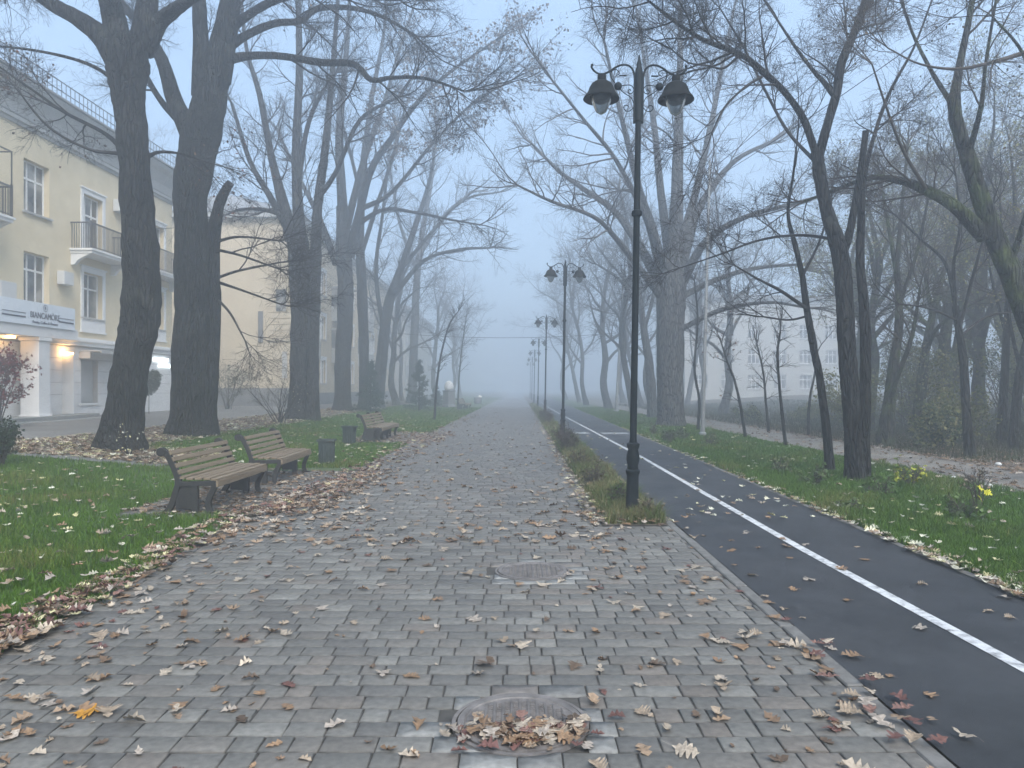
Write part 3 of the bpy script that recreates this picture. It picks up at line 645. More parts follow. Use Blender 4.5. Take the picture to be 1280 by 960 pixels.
P = np.r_[strewn(520, 4.2, 9.4, lambda y: PL(y) - 0.30, lambda y: PL(y) + 0.12), strewn(700, 9.3, 45, lambda y: PL(y) - 0.15, lambda y: PL(y) + 0.7, bias=1.3)]
litter('edge_leaves', P, 0.01 + 0.03 * g.random(len(P)), g, g.uniform(0.06, 0.14, len(P)), PALE + RED + BROWN + YEL[:1], 'leaves drifted along the lawn edge of the paving')
P = strewn(1300, 9.4, 14.6, lambda y: np.full_like(y, -5.0), lambda y: PL(y) + 0.9, pw=.01 + 1)
litter('bay_leaves', P, 0.004 + 0.008 * g.random(len(P)), g, g.uniform(0.04, 0.12, len(P)), PALE + BROWN, 'dry leaves littering the paved bay round the two near benches')
P = strewn(700, 21.6, 27, lambda y: np.full_like(y, -5.0), lambda y: PL(y) + 0.9)
litter('bay_leaves', P, 0.004 + 0.008 * g.random(len(P)), g, g.uniform(0.06, 0.14, len(P)), PALE + BROWN, 'dry leaves littering the paved bay round the far bench')
P = strewn(700, 4.2, 14.2, lambda y: np.full_like(y, -9.5), lambda y: PL(y) - 0.1, bias=0.8); P = P[~((P[:, 0] > -5.0) & (P[:, 1] > 9.3))]
litter('lawn_leaves', P, gh(P[:, 0]) + 0.03 + 0.045 * g.random(len(P)), g, g.uniform(0.04, 0.12, len(P)), YEL + PALE + PALE + BROWN[:1], 'pale yellowish leaves scattered on the near left lawn', tilt=0.4)
P = strewn(420, 14.9, 45, lambda y: np.full_like(y, -8.6), lambda y: PL(y) - 0.05)
litter('lawn_leaves', P, gh(P[:, 0]) + 0.05, g, g.uniform(0.07, 0.14, len(P)), YEL + PALE, 'pale leaves scattered on the lawn beyond the benches', tilt=0.4)
P = np.r_[strewn(2600, 14.6, 17.8, lambda y: np.full_like(y, -13.5), lambda y: np.full_like(y, -6.6)), strewn(3600, 17.6, 50, lambda y: np.full_like(y, -11.4), lambda y: np.full_like(y, -8.4))]
litter('leaf_litter', P, gh(P[:, 0]) + 0.02 * g.random(len(P)), g, g.uniform(0.09, 0.17, len(P)), PALE + BROWN + YEL[:2], 'thick litter of tan leaves under the row of big trees')
P = np.r_[strewn(600, 4.2, 30, lambda y: TR(y) - 0.02, lambda y: TR(y) + 0.22), strewn(110, 9, 40, lambda y: TL(y), lambda y: TR(y))]
litter('track_edge_leaves', P, 0.01 + 0.02 * g.random(len(P)), g, g.uniform(0.06, 0.13, len(P)), YEL + PALE, 'pale leaves caught along the far edge of the cycle track')
P = strewn(230, 6, 40, lambda y: TR(y) + 0.2, lambda y: np.full_like(y, 7.6))
litter('lawn_leaves', P, 0.04 + 0.05 * g.random(len(P)), g, g.uniform(0.05, 0.11, len(P)), YEL + PALE[:2], 'pale leaves dotted over the right lawn', tilt=0.4)
P = np.r_[strewn(2600, 12, 45, lambda y: np.full_like(y, 9.6), lambda y: np.full_like(y, 13.5), bias=1.3), strewn(700, 10, 40, lambda y: np.full_like(y, 7.7), lambda y: np.full_like(y, 9.9))]
litter('leaf_litter', P, gh(P[:, 0]) + 0.015 * g.random(len(P)), g, g.uniform(0.07, 0.14, len(P)), BROWN + PALE[2:], 'brown leaf litter along the dirt path at the edge of the woods')
P = strewn(650, 8.6, 40, lambda y: SL(y) - 0.15, lambda y: PR(y) + 0.05, bias=1.4)
litter('strip_leaves', P, 0.01 + 0.05 * g.random(len(P)), g, g.uniform(0.06, 0.12, len(P)), PALE + YEL[:2], 'pale leaves caught in the planted strip under the lamps')
P = np.array([(x, y) for x, y in zip(g.normal(MH1[0], .17, 60), g.normal(MH1[1] - .13, .09, 60))])
litter('leaf_crumbs', P, np.full(60, 0.012), g, g.uniform(0.03, 0.1, 60), PALE + RED + BROWN, 'bits of broken leaf on the near manhole cover')
# ------------------------------------------------------------------ street lamps
def make_lamp():
    root = empty('street_lamp', (0, 0, 0))
    p = [(.095, -.1), (.095, .03), (.08, .06), (.074, .50), (.08, .53), (.088, .55), (.088, .575), (.07, .59), (.066, .63), (.08, .70), (.08, .76), (.062, .83), (.074, .86), (.08, .89), (.08, .905), (.05, .92), (.043, .96), (.040, 3.74), (.062, 3.755), (.066, 3.785), (.062, 3.81), (.040, 3.825), (.036, 4.95)]
    smooth_angle(MB().lathe(p, 24).build('pole', M['lamp_metal'], root, smooth=True), 40)
    s = MB().lathe([(.034, 4.92), (.052, 4.93), (.052, 5.52), (.045, 5.58), (.03, 5.62), (.034, 5.65), (.02, 5.69), (.008, 5.76)], 16)
    for a in (-1, 1): s.box(a * .05 - .012, a * .05 + .012, -.02, .02, 4.91, 5.53)
    smooth_angle(s.build('sleeve', M['lamp_metal'], root, smooth=True), 40)
    def cv(pts, sg, k=6): return catmull([(sg * x, 0, z) for x, z in pts], k)
    for sg in (-1, 1):
        arm = MB().tube(cv([(.05, 5.46), (.062, 5.53), (.085, 5.59), (.14, 5.632), (.22, 5.635), (.30, 5.60), (.375, 5.548), (.47, 5.515), (.547, 5.545), (.592, 5.60), (.586, 5.625)], sg), .0135, 8)
        arm.sphere((sg * .586, 0, 5.628), .018); arm.build('arm', M['lamp_metal'], root, smooth=True)
        sc = MB()
        for pts in ([(.30, 5.41), (.345, 5.48), (.345, 5.545), (.295, 5.578), (.25, 5.55), (.25, 5.518), (.285, 5.505)],
                    [(.05, 5.28), (.07, 5.355), (.11, 5.385), (.17, 5.382), (.22, 5.375)],
                    [(.055, 5.33), (.08, 5.288), (.12, 5.28), (.134, 5.31), (.112, 5.332), (.098, 5.315)],
                    [(.05, 5.13), (.09, 5.225), (.16, 5.272), (.235, 5.33)],
                    [(.05, 5.12), (.10, 5.066), (.15, 5.06), (.18, 5.09), (.176, 5.125), (.14, 5.132), (.125, 5.108)]):
            sc.tube(cv(pts, sg, 5), .0058, 6)
        sc.box(sg * .20 - .045, sg * .20 + .045, -.006, .006, 5.494, 5.51)
        sc.sphere((sg * .258, 0, 5.37), .05); sc.build('scroll', M['lamp_metal'], root, smooth=True)
        c = (sg * .465, 0, 0)
        hd = MB().lathe([(.03, 5.52), (.052, 5.505), (.054, 5.43), (.085, 5.42), (.125, 5.392), (.150, 5.35), (.165, 5.305), (.184, 5.268), (.215, 5.232), (.228, 5.205), (.220, 5.198), (.18, 5.235), (.12, 5.26), (.02, 5.30)], 28, c)
        h = smooth_angle(hd.build('lamp_head', M['lamp_shade'], root, smooth=True), 50)
        MB().lathe([(.135, 5.24), (.12, 5.17), (.09, 5.10), (.065, 5.045), (.02, 5.015), (.002, 5.012)], 24, c, cap=False).build('globe', M['frosted'], h, smooth=True)
    return root
lamp_specs = [(1.50, 9.3, 'tall black twin lamp standing nearest, in dry grass beside the cycle track'),
              (1.64, 24.1, 'second nearest black twin lamp, its base beside the dark dry bushes'),
              (1.86, 42.0, 'third black twin lamp along the strip, slightly greyed by mist'),
              (2.10, 60.5, 'fourth black twin lamp along the strip, pale in the mist'),
              (2.33, 79.0, 'fifth twin lamp along the strip, faint in the mist'),
              (2.57, 97.0, 'sixth twin lamp along the strip, nearly lost in the mist'),
              (2.80, 115.0, 'farthest twin lamp, a ghostly outline in the mist')]
lamp0 = make_lamp()
for i, (x, y, lab) in enumerate(lamp_specs):
    o = lamp0 if i == 0 else copy_tree(lamp0)
    o.location = (x, y, 0); o.rotation_euler = (0, R(0.9), R(random.uniform(-3, 3)) if i else 0)
    tag(o, lab, 'street lamp', 'twin lamps in a row along the path')

# ------------------------------------------------------------------ benches
def make_bench(L, frames):
    root = empty('park_bench', (0, 0, 0))
    ys = np.linspace(-L / 2 + .03, L / 2 - .03, frames)
    for y in ys:
        f = MB(); a, b_ = y - .03, y + .03
        f.stroke(catmull2([(-.33, 0), (-.26, .10), (-.20, .28), (-.17, .40), (-.20, .52), (-.26, .66), (-.31, .75), (-.37, .80)]), .075, a, b_)
        f.ydisc(-.385, .785, .058, y - .036, y + .036)
        f.stroke([(-.20, .375), (.02, .375), (.24, .385), (.30, .395)], .065, y - .031, y + .031)
        f.stroke(catmull2([(.27, .42), (.29, .34), (.235, .22), (.21, .10), (.25, 0)]), .07, y - .029, y + .029)
        f.box(-.20, .06, y - .018, y + .018, .05, .375)
        f.box(.0, .085, y - .034, y + .034, 0, .36)
        f.box(-.37, -.2, y - .04, y + .04, 0, .03); f.box(.18, .33, y - .04, y + .04, 0, .028)
        f.build('side_frame', M['iron'], root, bevel=.006)
    st = MB()
    for i, x in enumerate((-.13, -.02, .09, .20, .295)):
        z = .425 + (.012 if i == 0 else 0) - (.012 if i == 4 else 0)
        st.box(x - .043, x + .043, -L / 2, L / 2, z, z + .032)
    st.box(.318, .348, -L / 2, L / 2, .335, .415)
    st.build('seat', M['wood'], root, bevel=.006)
    bk = MB()
    for i in range(4):
        t = (i + .4) / 4; x = -.185 - .135 * t; z = .49 + .335 * t; dx, dz = -.36, .93; w = .030; th = .014
        V = []
        for yy in (-L / 2, L / 2):
            for a, c in ((-w, -th), (w, -th), (w, th), (-w, th)): V.append((x + .032 + a * dx + c * dz, yy, z + a * dz - c * dx))
        bk.add(V, [(0, 1, 2, 3), (7, 6, 5, 4), (0, 4, 5, 1), (1, 5, 6, 2), (2, 6, 7, 3), (3, 7, 4, 0)])
    bk.build('backrest', M['wood'], root, bevel=.006)
    return root
def catmull2(p): 
    q = catmull([(x, 0, z) for x, z in p], 4); return q[:, [0, 2]]
b1 = make_bench(1.9, 2); b1.location = (-4.1, 10.45, -.003); tag(b1, 'wooden slatted bench with black scroll iron ends, nearest of the benches', 'bench', 'slatted benches beside the path')
b2 = copy_tree(b1); b2.location = (-4.16, 13.25, -.003); b2.rotation_euler = (0, 0, R(1)); tag(b2, 'wooden slatted bench just behind the nearest one, next to the green bin', 'bench')
b3 = make_bench(2.7, 3); b3.location = (-4.12, 23.3, -.003); b3.rotation_euler = (0, 0, R(-1.5)); tag(b3, 'longer wooden bench with three iron frames, alone further up the path', 'bench', 'slatted benches beside the path')
bf = make_bench(2.2, 2); bf.location = (-3.6, 56, -.003); bf.rotation_euler = (0, 0, R(-8)); tag(bf, 'distant misty bench by the lawn with the leaning sapling', 'bench', 'slatted benches beside the path')

# ------------------------------------------------------------------ litter bins
def make_bin():
    root = empty('litter_bin', (0, 0, 0)); b = MB()
    def ring(w, z): return [(-w, -w, z), (w, -w, z), (w, w, z), (-w, w, z)]
    V = ring(.125, .03) + ring(.16, .50) + ring(.145, .50) + ring(.115, .06); Fc = []
    for l in range(3): Fc += [(l * 4 + i, l * 4 + (i + 1) % 4, l * 4 + 4 + (i + 1) % 4, l * 4 + 4 + i) for i in range(4)]
    Fc += [(3, 2, 1, 0), (12, 13, 14, 15)]
    b.add(V, Fc)
    for i in range(-2, 3):
        for s in (-1, 1):
            b.box(i * .052 - .008, i * .052 + .008, s * .147 - .010, s * .147 + .010, .07, .49); b.box(s * .147 - .010, s * .147 + .010, i * .052 - .008, i * .052 + .008, .07, .49)
    b.build('body', M['bin'], root, bevel=.005)
    r = MB()
    for s in (-1, 1): r.box(-.185, .185, s * .172 - .016, s * .172 + .016, .495, .535); r.box(s * .172 - .016, s * .172 + .016, -.156, .156, .495, .535)
    r.build('rim', M['bin'], root, bevel=.004)
    q = MB().box(-.15, .15, -.15, .15, 0, .03); q.build('foot', M['iron'], root, bevel=.004)
    return root
n1 = make_bin(); n1.location = (-3.86, 15.5, -.003); n1.rotation_euler = (0, 0, R(8)); tag(n1, 'dark green square litter bin nearer to the paving, beside the benches', 'bin', 'dark litter bins on the lawn edge')
n2 = copy_tree(n1); n2.location = (-4.58, 20.9, 0); n2.rotation_euler = (0, R(2), R(-5)); tag(n2, 'dark litter bin further back on the grass near the long bench', 'bin')
# pale topped things far up the lawn
def bag_bin(loc, lab):
    root = empty('litter_bin', loc); tag(root, lab, 'bin')
    MB().lathe([(.30, 0), (.36, .05), (.40, .62), (.36, .66), (.30, .6)], 18).build('body', M['plinth'], root, smooth=True)
    l = MB(); l.sphere((.18, 0, .66), .26, sc=(1, 1, .8)); l.build('bag', M['pale_stone'], root, smooth=True)
bag_bin((-3.45, 75, 0), 'squat grey bin with a white bag bulging over its side, far in the mist')
pd = empty('pedestal', (-5.25, 62, .02)); tag(pd, 'grey pedestal with a white domed top on the misty lawn', 'monument')
MB().lathe([(.62, 0), (.62, .15), (.52, .2), (.50, 1.25), (.56, 1.3), (.56, 1.38)], 4).build('plinth', M['plinth'], pd, bevel=.02)
MB().lathe([(.36, 1.38), (.40, 1.6), (.38, 1.85), (.28, 2.05), (.12, 2.17), (.01, 2.2)], 20).build('dome', M['pale_stone'], pd, smooth=True)

# ------------------------------------------------------------------ poles and cables
def pole(loc, h, lean, lab, r=.066):
    root = empty('utility_pole', loc, ry=R(lean)); tag(root, lab, 'pole')
    smooth_angle(MB().lathe([(r * 1.9, -.2), (r * 1.9, .1), (r * 1.15, .14), (r, .6), (r * .62, h - .3), (r * .62, h - .26), (r * .5, h - .25), (r * .5, h)], 14).build('shaft', M['pole'], root, smooth=True))
    k = MB().box(-.25, .25, -.02, .02, h - .45, h - .41)
    for s in (-.22, .22): k.lathe([(.02, h - .41), (.03, h - .37), (.018, h - .32)], 8, (s, 0, 0))
    k.build('crossarm', M['dark_metal'], root)
    return root
pole((6.35, 24.8, 0), 9.2, 1.5, 'slim pale grey utility pole on the right lawn in front of the big splayed tree')
pole((7.0, 50, 0), 9.5, 3.0, 'distant pale utility pole leaning slightly, between lamp and big tree', .1)
def cable(a, b_, sag, lab, r=.009):
    t = np.linspace(0, 1, 24)[:, None]; P = np.array(a) * (1 - t) + np.array(b_) * t; P[:, 2] -= sag * 4 * (t[:, 0] * (1 - t[:, 0]))
    c0 = P.mean(0); o = MB().tube(P - c0, r, 5).build('cable', M['cable']); o.location = c0
    tag(o, lab, 'cable'); return o
cable((6.42, 24.75, 8.7), (7.9, 2.0, 8.9), .22, 'upper overhead cable slanting to the pole top through the right branches')
cable((6.95, 24.75, 8.7), (8.7, 2.0, 8.3), .30, 'lower overhead cable slanting to the pole top through the right branches')
cable((-8.6, 50, 5.35), (7.05, 50, 5.3), .35, 'thin overhead cable crossing high over the misty path', .014)

# ------------------------------------------------------------------ trees: the big row on the left
LV = dict(den=1.9, n2=9, n3=7, n4=2, L1=(1.0, 2.8), L2=(.5, 1.4), L3=(.2, .65))
tuft = lambda lo, hi: (lambda P: (P[:, 2] > lo) & (P[:, 2] < hi))
BL = [(0.10, 0.065, 0.045), (0.14, 0.09, 0.06), (0.08, 0.06, 0.05), (0.16, 0.07, 0.05)]
d = 16.6
make_tree('bare_tree', 'massive dark bare tree nearest on the left, its trunk bowed over leaf litter', 'tree', (at(150, 562, d)[0], d, gh(at(150, 562, d)[0])),
    [pxl(d, [(150, 560, 46), (157, 505, 44), (167, 440, 43), (177, 385, 45), (177, 330, 42), (171, 250, 37), (166, 185, 37), (161, 120, 39), (159, 78, 50), (160, 52, 46)])],
    [pxl(d, [(153, 80, 36), (126, 46, 26), (95, 22, 20), (60, 2, 17), (15, -30, 14, .5), (-60, -80, 10, 1.5), (-140, -110, 5, 2)]),
     pxl(d, [(152, 66, 36), (143, 25, 29), (132, -20, 25, -.4), (118, -90, 19, -.8), (112, -170, 12, -1.2), (100, -240, 6, -1.5)]),
     pxl(d, [(175, 66, 34), (183, 20, 27), (188, -40, 21, .4), (195, -140, 14, .8), (215, -230, 6, 1.4)]),
     pxl(d, [(182, 58, 27), (200, 28, 20), (222, 10, 16, -.3), (245, -5, 13, -.6), (300, -40, 9, -1.2), (360, -90, 5, -2)]),
     pxl(d, [(148, 102, 6), (110, 80, 4.5, -.3), (60, 66, 3.5, -.6), (0, 58, 2.5, -1), (-40, 60, 1.5, -1.2)]),
     pxl(d, [(152, 185, 7), (128, 165, 5, .4), (80, 140, 4, .8), (40, 112, 3, 1.0), (0, 84, 2.5, 1.2)]),
     pxl(d, [(150, 192, 5), (110, 186, 3.5, -.4), (60, 158, 3, -.8), (20, 110, 2, -1.2), (0, 92, 1.5, -1.3)]),
     pxl(d, [(184, 196, 6), (200, 190, 4, .3), (225, 192, 3, .5), (250, 200, 2, .8)])],
    31, dict(LV, droop=-.03), leaves=(420, .085, BL, tuft(5.5, 10)))
d = 21.0
make_tree('bare_tree', 'thick dark forked bare tree with a second stem, just right of the bowed one', 'tree', (at(240, 545, d)[0], d, gh(at(240, 545, d)[0])),
    [pxl(d, [(233, 545, 42), (236, 470, 40), (240, 400, 42), (239, 330, 39), (238, 255, 40), (244, 205, 46), (253, 162, 46), (263, 122, 40), (268, 90, 36)]),
     pxl(d, [(259, 541, 21, .3), (262, 470, 21, .3), (265, 400, 21, .3), (265, 340, 19, .3), (267, 292, 17, .3), (274, 256, 13, .2), (283, 236, 11), (289, 228, 9)])],
    [pxl(d, [(238, 168, 26), (218, 125, 20), (206, 85, 16), (195, 60, 14), (180, 35, 11), (150, 0, 8, .5), (120, -50, 5, 1)]),
     pxl(d, [(224, 152, 9), (206, 132, 8), (191, 110, 7), (181, 88, 5), (178, 60, 3)]),
     pxl(d, [(254, 120, 28), (251, 50, 19), (249, 0, 17), (244, -90, 11), (240, -160, 6)]),
     pxl(d, [(270, 100, 36), (280, 50, 31), (287, 10, 25), (297, -60, 17), (308, -150, 9)]),
     pxl(d, [(278, 76, 14), (310, 70, 10), (350, 70, 9, -.4), (400, 78, 9, -.8), (442, 80, 8, -1.2), (464, 100, 7, -1.4), (490, 97, 5, -1.6), (532, 98, 4, -2), (580, 114, 2.5, -2.4)]),
     pxl(d, [(283, 60, 13), (312, 42, 10, .3), (345, 29, 9, .6), (375, 26, 8, .9), (398, 11, 7, 1.2), (440, 10, 6, 1.6), (480, 22, 4.5, 2), (520, 45, 3, 2.3)]),
     pxl(d, [(284, 40, 14), (306, 22, 11, -.3), (340, 2, 9, -.8), (385, -8, 7, -1.2), (440, -4, 5, -1.8), (500, 0, 3, -2.3)]),
     pxl(d, [(270, 302, 4.5, .3), (300, 296, 3), (350, 301, 2, -.4)]), pxl(d, [(270, 312, 4, .3), (300, 319, 3), (345, 335, 2, -.5)]),
     pxl(d, [(270, 348, 4, .3), (300, 338, 3, .6), (350, 328, 2, .9)]), pxl(d, [(270, 352, 4.5, .3), (300, 362, 3), (350, 380, 2, -.4)]), pxl(d, [(270, 372, 3.5, .3), (288, 392, 3), (306, 425, 1.6, -.3)])],
    32, dict(LV, droop=-.02))
d = 32.0
make_tree('bare_tree', 'grey bare tree with twin stems behind the two near benches', 'tree', (at(380, 524, d)[0], d, gh(at(380, 524, d)[0])),
    [pxl(d, [(375, 524, 28), (376, 460, 27), (378, 400, 29), (376, 340, 28), (371, 292, 25)]),
     pxl(d, [(391, 520, 15, -.4), (391, 460, 15, -.4), (392, 400, 15, -.3), (394, 330, 14, -.3), (397, 262, 12, -.4), (404, 205, 10, -.6)])],
    [pxl(d, [(365, 300, 18), (350, 240, 12), (338, 190, 9), (325, 120, 7), (308, 60, 5), (300, -20, 3)]), pxl(d, [(375, 300, 16), (370, 200, 11), (374, 100, 9), (373, 0, 7), (372, -90, 4)]),
     pxl(d, [(404, 210, 10, -.6), (412, 130, 8, -.8), (418, 60, 6, -1), (425, -40, 4, -1.4)]), pxl(d, [(360, 288, 10), (340, 250, 8, 1), (312, 200, 6, 1.5), (290, 130, 4, 2)]),
     pxl(d, [(356, 270, 7), (330, 262, 5, -.5), (300, 262, 3.5, -1), (280, 270, 2, -1.4)]), pxl(d, [(372, 230, 8), (384, 160, 6, 1), (400, 120, 5, 1.6), (420, 90, 4, 2.2)]),
     pxl(d, [(396, 250, 7, -.4), (420, 215, 6, -1), (450, 150, 5, -1.5), (500, 120, 3, -2)])],
    33, dict(LV, den=1.6, n4=0, L1=(1.4, 3.4)), mat='bark_grey')
d = 43.0
make_tree('bare_tree', 'misty bare tree throwing a long limb right, still carrying brown leaves', 'tree', (at(429, 515, d)[0], d, gh(at(429, 515, d)[0])),
    [pxl(d, [(428, 515, 21), (429, 440, 20), (432, 380, 20), (430, 320, 19), (428, 258, 15)])],
    [pxl(d, [(437, 320, 13), (450, 262, 10, -1), (464, 212, 9, -2), (490, 172, 7, -3), (520, 130, 6, -4), (560, 92, 4, -5), (620, 50, 2.5, -6)]), pxl(d, [(428, 258, 13), (424, 170, 10), (430, 100, 8), (436, 20, 5), (438, -50, 3)]),
     pxl(d, [(420, 330, 9), (400, 275, 7, 1), (378, 230, 5, 2), (350, 170, 3, 3)]), pxl(d, [(440, 285, 7), (480, 262, 5, -1), (520, 266, 4, -2), (560, 274, 3, -3), (600, 281, 2, -4)]),
     pxl(d, [(432, 290, 10), (455, 200, 8, 1), (480, 130, 6, 2), (500, 60, 4, 3), (520, 0, 3, 4)]), pxl(d, [(450, 262, 7, -1), (490, 240, 5, -2), (540, 180, 4, -3), (590, 130, 3, -4), (640, 100, 2, -5)])],
    34, dict(LV, den=1.5, L1=(1.6, 4.0), L2=(.7, 1.8), n3=5, n4=0), mat='bark_grey', leaves=(5200, .16, [(0.13, 0.095, 0.075), (0.17, 0.12, 0.09), (0.10, 0.08, 0.07)], lambda P: (P[:, 0] > -7.5) & (P[:, 2] > 14)))
d = 47.0
make_tree('bare_tree', 'slender straight bare tree in mist between two thicker trunks', 'tree', (at(455, 511, d)[0], d, gh(at(455, 511, d)[0])),
    [pxl(d, [(455, 511, 13), (455, 430, 12), (452, 350, 12), (450, 292, 10), (455, 200, 8), (465, 120, 6)])],
    [pxl(d, [(451, 320, 6), (470, 260, 5), (490, 200, 4), (505, 140, 2.5)]), pxl(d, [(465, 120, 6), (480, 40, 4), (485, -20, 2)]), pxl(d, [(452, 250, 5), (435, 180, 4), (420, 130, 2.5)])],
    35, dict(LV, den=1.4, L1=(1.4, 3.4), L2=(.7, 1.8), n3=4, n4=0), mat='bark_grey')
d = 52.0
make_tree('bare_tree', 'bare tree leaning right towards the path, in mist behind the slender one', 'tree', (at(472, 509, d)[0], d, gh(at(472, 509, d)[0])),
    [pxl(d, [(471, 509, 16), (478, 440, 14), (486, 380, 12), (500, 338, 9)])],
    [pxl(d, [(498, 345, 9), (520, 280, 7), (536, 230, 5), (545, 180, 3)]), pxl(d, [(490, 372, 7), (530, 326, 5, -1), (575, 312, 4, -2), (612, 310, 2.5, -3)]), pxl(d, [(480, 420, 6), (470, 340, 5), (478, 270, 4), (485, 210, 3)]), pxl(d, [(500, 338, 6), (540, 290, 4, 1), (580, 250, 3, 2), (625, 240, 2, 3)])],
    36, dict(LV, den=1.5, L1=(1.6, 4.2), L2=(.8, 2.0), n3=4, n4=0), mat='bark_grey')
d = 66.0
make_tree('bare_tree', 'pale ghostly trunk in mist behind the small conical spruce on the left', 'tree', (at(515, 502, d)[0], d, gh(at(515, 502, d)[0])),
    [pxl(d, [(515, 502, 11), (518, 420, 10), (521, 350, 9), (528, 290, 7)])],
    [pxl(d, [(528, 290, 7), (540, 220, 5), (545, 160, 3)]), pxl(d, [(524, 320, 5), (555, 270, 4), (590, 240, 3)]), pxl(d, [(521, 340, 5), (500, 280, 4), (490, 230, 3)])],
    37, dict(LV, den=1.3, L1=(2, 5), L2=(1, 2.4), n3=3, n4=0), mat='bark_misted', tmat='twig_misted')

# ------------------------------------------------------------------ trees on the right
d = 12.9
make_tree('bare_tree', 'dark twin stemmed bare tree on the right lawn, forking high with one cut stub', 'tree', (at(1070, 600, d)[0], d, 0),
    [pxl(d, [(1069, 600, 22), (1066, 540, 21.5), (1062, 480, 21), (1058, 420, 21), (1055, 362, 20.5), (1049, 312, 21), (1034, 265, 16), (1026, 225, 15), (1021, 190, 15)]),
     pxl(d, [(1080, 596, 14, .25), (1081, 520, 14, .3), (1082, 440, 13, .3), (1080, 382, 12, .3), (1075, 330, 11, .3), (1076, 290, 9, .3), (1077, 244, 9, .3)]),
     pxl(d, [(1053, 318, 11), (1060, 298, 10), (1066, 270, 9), (1074, 225, 8), (1082, 164, 8)])],
    [pxl(d, [(1021, 196, 10), (1006, 152, 9), (985, 120, 8, -.3), (955, 90, 7, -.6), (925, 68, 6.5, -1), (880, 50, 5.5, -1.5), (845, 28, 4.5, -2), (812, 2, 3, -2.4)]),
     pxl(d, [(1023, 196, 12), (1036, 150, 11), (1046, 115, 11), (1052, 78, 11), (1066, 45, 10), (1078, 15, 9), (1090, -30, 8), (1105, -100, 5), (1115, -160, 3)]),
     pxl(d, [(1044, 122, 7), (1030, 103, 6.5), (1018, 90, 5), (995, 60, 4, .4), (975, 30, 3, .7), (955, 0, 2.5, 1)]),
     pxl(d, [(1048, 300, 4.5), (1000, 294, 3.5, .4), (950, 300, 3, .8), (900, 318, 2.2, 1), (850, 335, 1.5, 1.3)]),
     pxl(d, [(1017, 200, 5), (985, 165, 4, .6), (960, 120, 3.5, 1.2), (930, 60, 3, 1.8), (900, 10, 2, 2.4)]),
     pxl(d, [(1077, 244, 7, .3), (1087, 190, 5, .6), (1110, 120, 4, 1), (1142, 60, 3, 1.4), (1165, 0, 2, 1.8)]),
     pxl(d, [(925, 68, 4, -1), (905, 85, 3, -1.2), (885, 82, 2.5, -1.4), (860, 78, 2, -1.6), (840, 62, 1.5, -1.8)]),
     pxl(d, [(952, 96, 4, -.6), (930, 110, 3, -.9), (905, 135, 2.5, -1.2), (890, 165, 1.6, -1.4)])],
    41, dict(LV, den=3.2, n2=8, n3=7, n4=3, L1=(.6, 1.9), L2=(.3, .9), L3=(.15, .45)), sides=14, flare=.5, min_r=.003)
d = 14.4
make_tree('bare_tree', 'thin dark leaning tree just left of the twin stemmed one on the right lawn', 'tree', (at(1038, 588, d)[0], d, 0),
    [pxl(d, [(1038, 588, 11), (1031, 520, 10.5), (1024, 470, 9.5), (1016, 430, 9), (1008, 382, 8), (1002, 340, 7), (992, 300, 6)])],
    [pxl(d, [(1009, 386, 5), (975, 363, 4, -.4), (950, 350, 3, -.8), (922, 334, 2, -1.2)]), pxl(d, [(992, 300, 6), (985, 265, 4), (992, 215, 3), (998, 160, 2)]), pxl(d, [(1003, 345, 4), (1025, 300, 3, .4), (1040, 250, 2, .8)]), pxl(d, [(1010, 395, 3), (985, 400, 2.5, .4), (955, 396, 2, .8)])],
    42, dict(LV, den=2.4, n2=6, n3=5, L1=(.6, 1.7), L2=(.3, .9), L3=(.15, .45), from_trunk=False), sides=10, flare=.4, min_r=.003)
d = 31.0
make_tree('bare_tree', 'huge grey vase shaped bare tree standing at the edge of the right lawn', 'tree', (at(838, 533, d)[0], d, 0),
    [pxl(d, [(838, 533, 34), (838, 470, 33), (838, 400, 34), (840, 352, 34), (842, 318, 26)])],
    [pxl(d, [(832, 360, 18), (817, 295, 13), (800, 240, 10, -1), (785, 180, 7, -2), (768, 110, 5, -3), (755, 50, 3, -4)]),
     pxl(d, [(828, 362, 14), (802, 312, 11, 1), (770, 266, 8, 2), (735, 240, 6.5, 3), (700, 215, 5, 4), (665, 180, 3, 5)]),
     pxl(d, [(826, 370, 11), (795, 330, 8, -1), (765, 292, 6.5, -2), (740, 270, 5, -3), (690, 252, 4, -4), (648, 232, 2.5, -5)]),
     pxl(d, [(842, 325, 22), (846, 250, 16), (848, 160, 12), (850, 80, 8), (850, 0, 5), (850, -40, 3)]),
     pxl(d, [(838, 330, 14), (826, 240, 10, 2), (818, 160, 8, 3), (806, 80, 5, 4), (795, 10, 3, 5)]),
     pxl(d, [(848, 350, 15), (866, 280, 11, 1), (886, 240, 9, 2), (920, 200, 6, 3), (962, 178, 4, 4)]),
     pxl(d, [(852, 355, 13), (882, 302, 9, -1), (930, 272, 7, -2), (990, 255, 5, -3), (1045, 240, 3, -4)]),
     pxl(d, [(850, 372, 9), (890, 352, 7, 1), (940, 336, 5, 2), (1005, 330, 3, 3)]), pxl(d, [(850, 412, 7), (900, 388, 6, -1), (960, 378, 4, -2), (1010, 385, 2.5, -3)]),
     pxl(d, [(845, 330, 12), (872, 230, 9, 2), (890, 150, 7, 3), (905, 70, 5, 4), (920, 0, 3, 5)]),
     pxl(d, [(835, 345, 10), (806, 270, 7, -2), (770, 200, 5.5, -3), (730, 150, 4, -4), (690, 100, 3, -5)])],
    43, dict(LV, den=1.5, n2=8, n3=5, L1=(1.4, 3.8), L2=(.6, 1.7), L3=(.25, .8), n4=0, t0=.36), mat='bark_misted', tmat='twig_misted', flare=.5)
d = 12.5
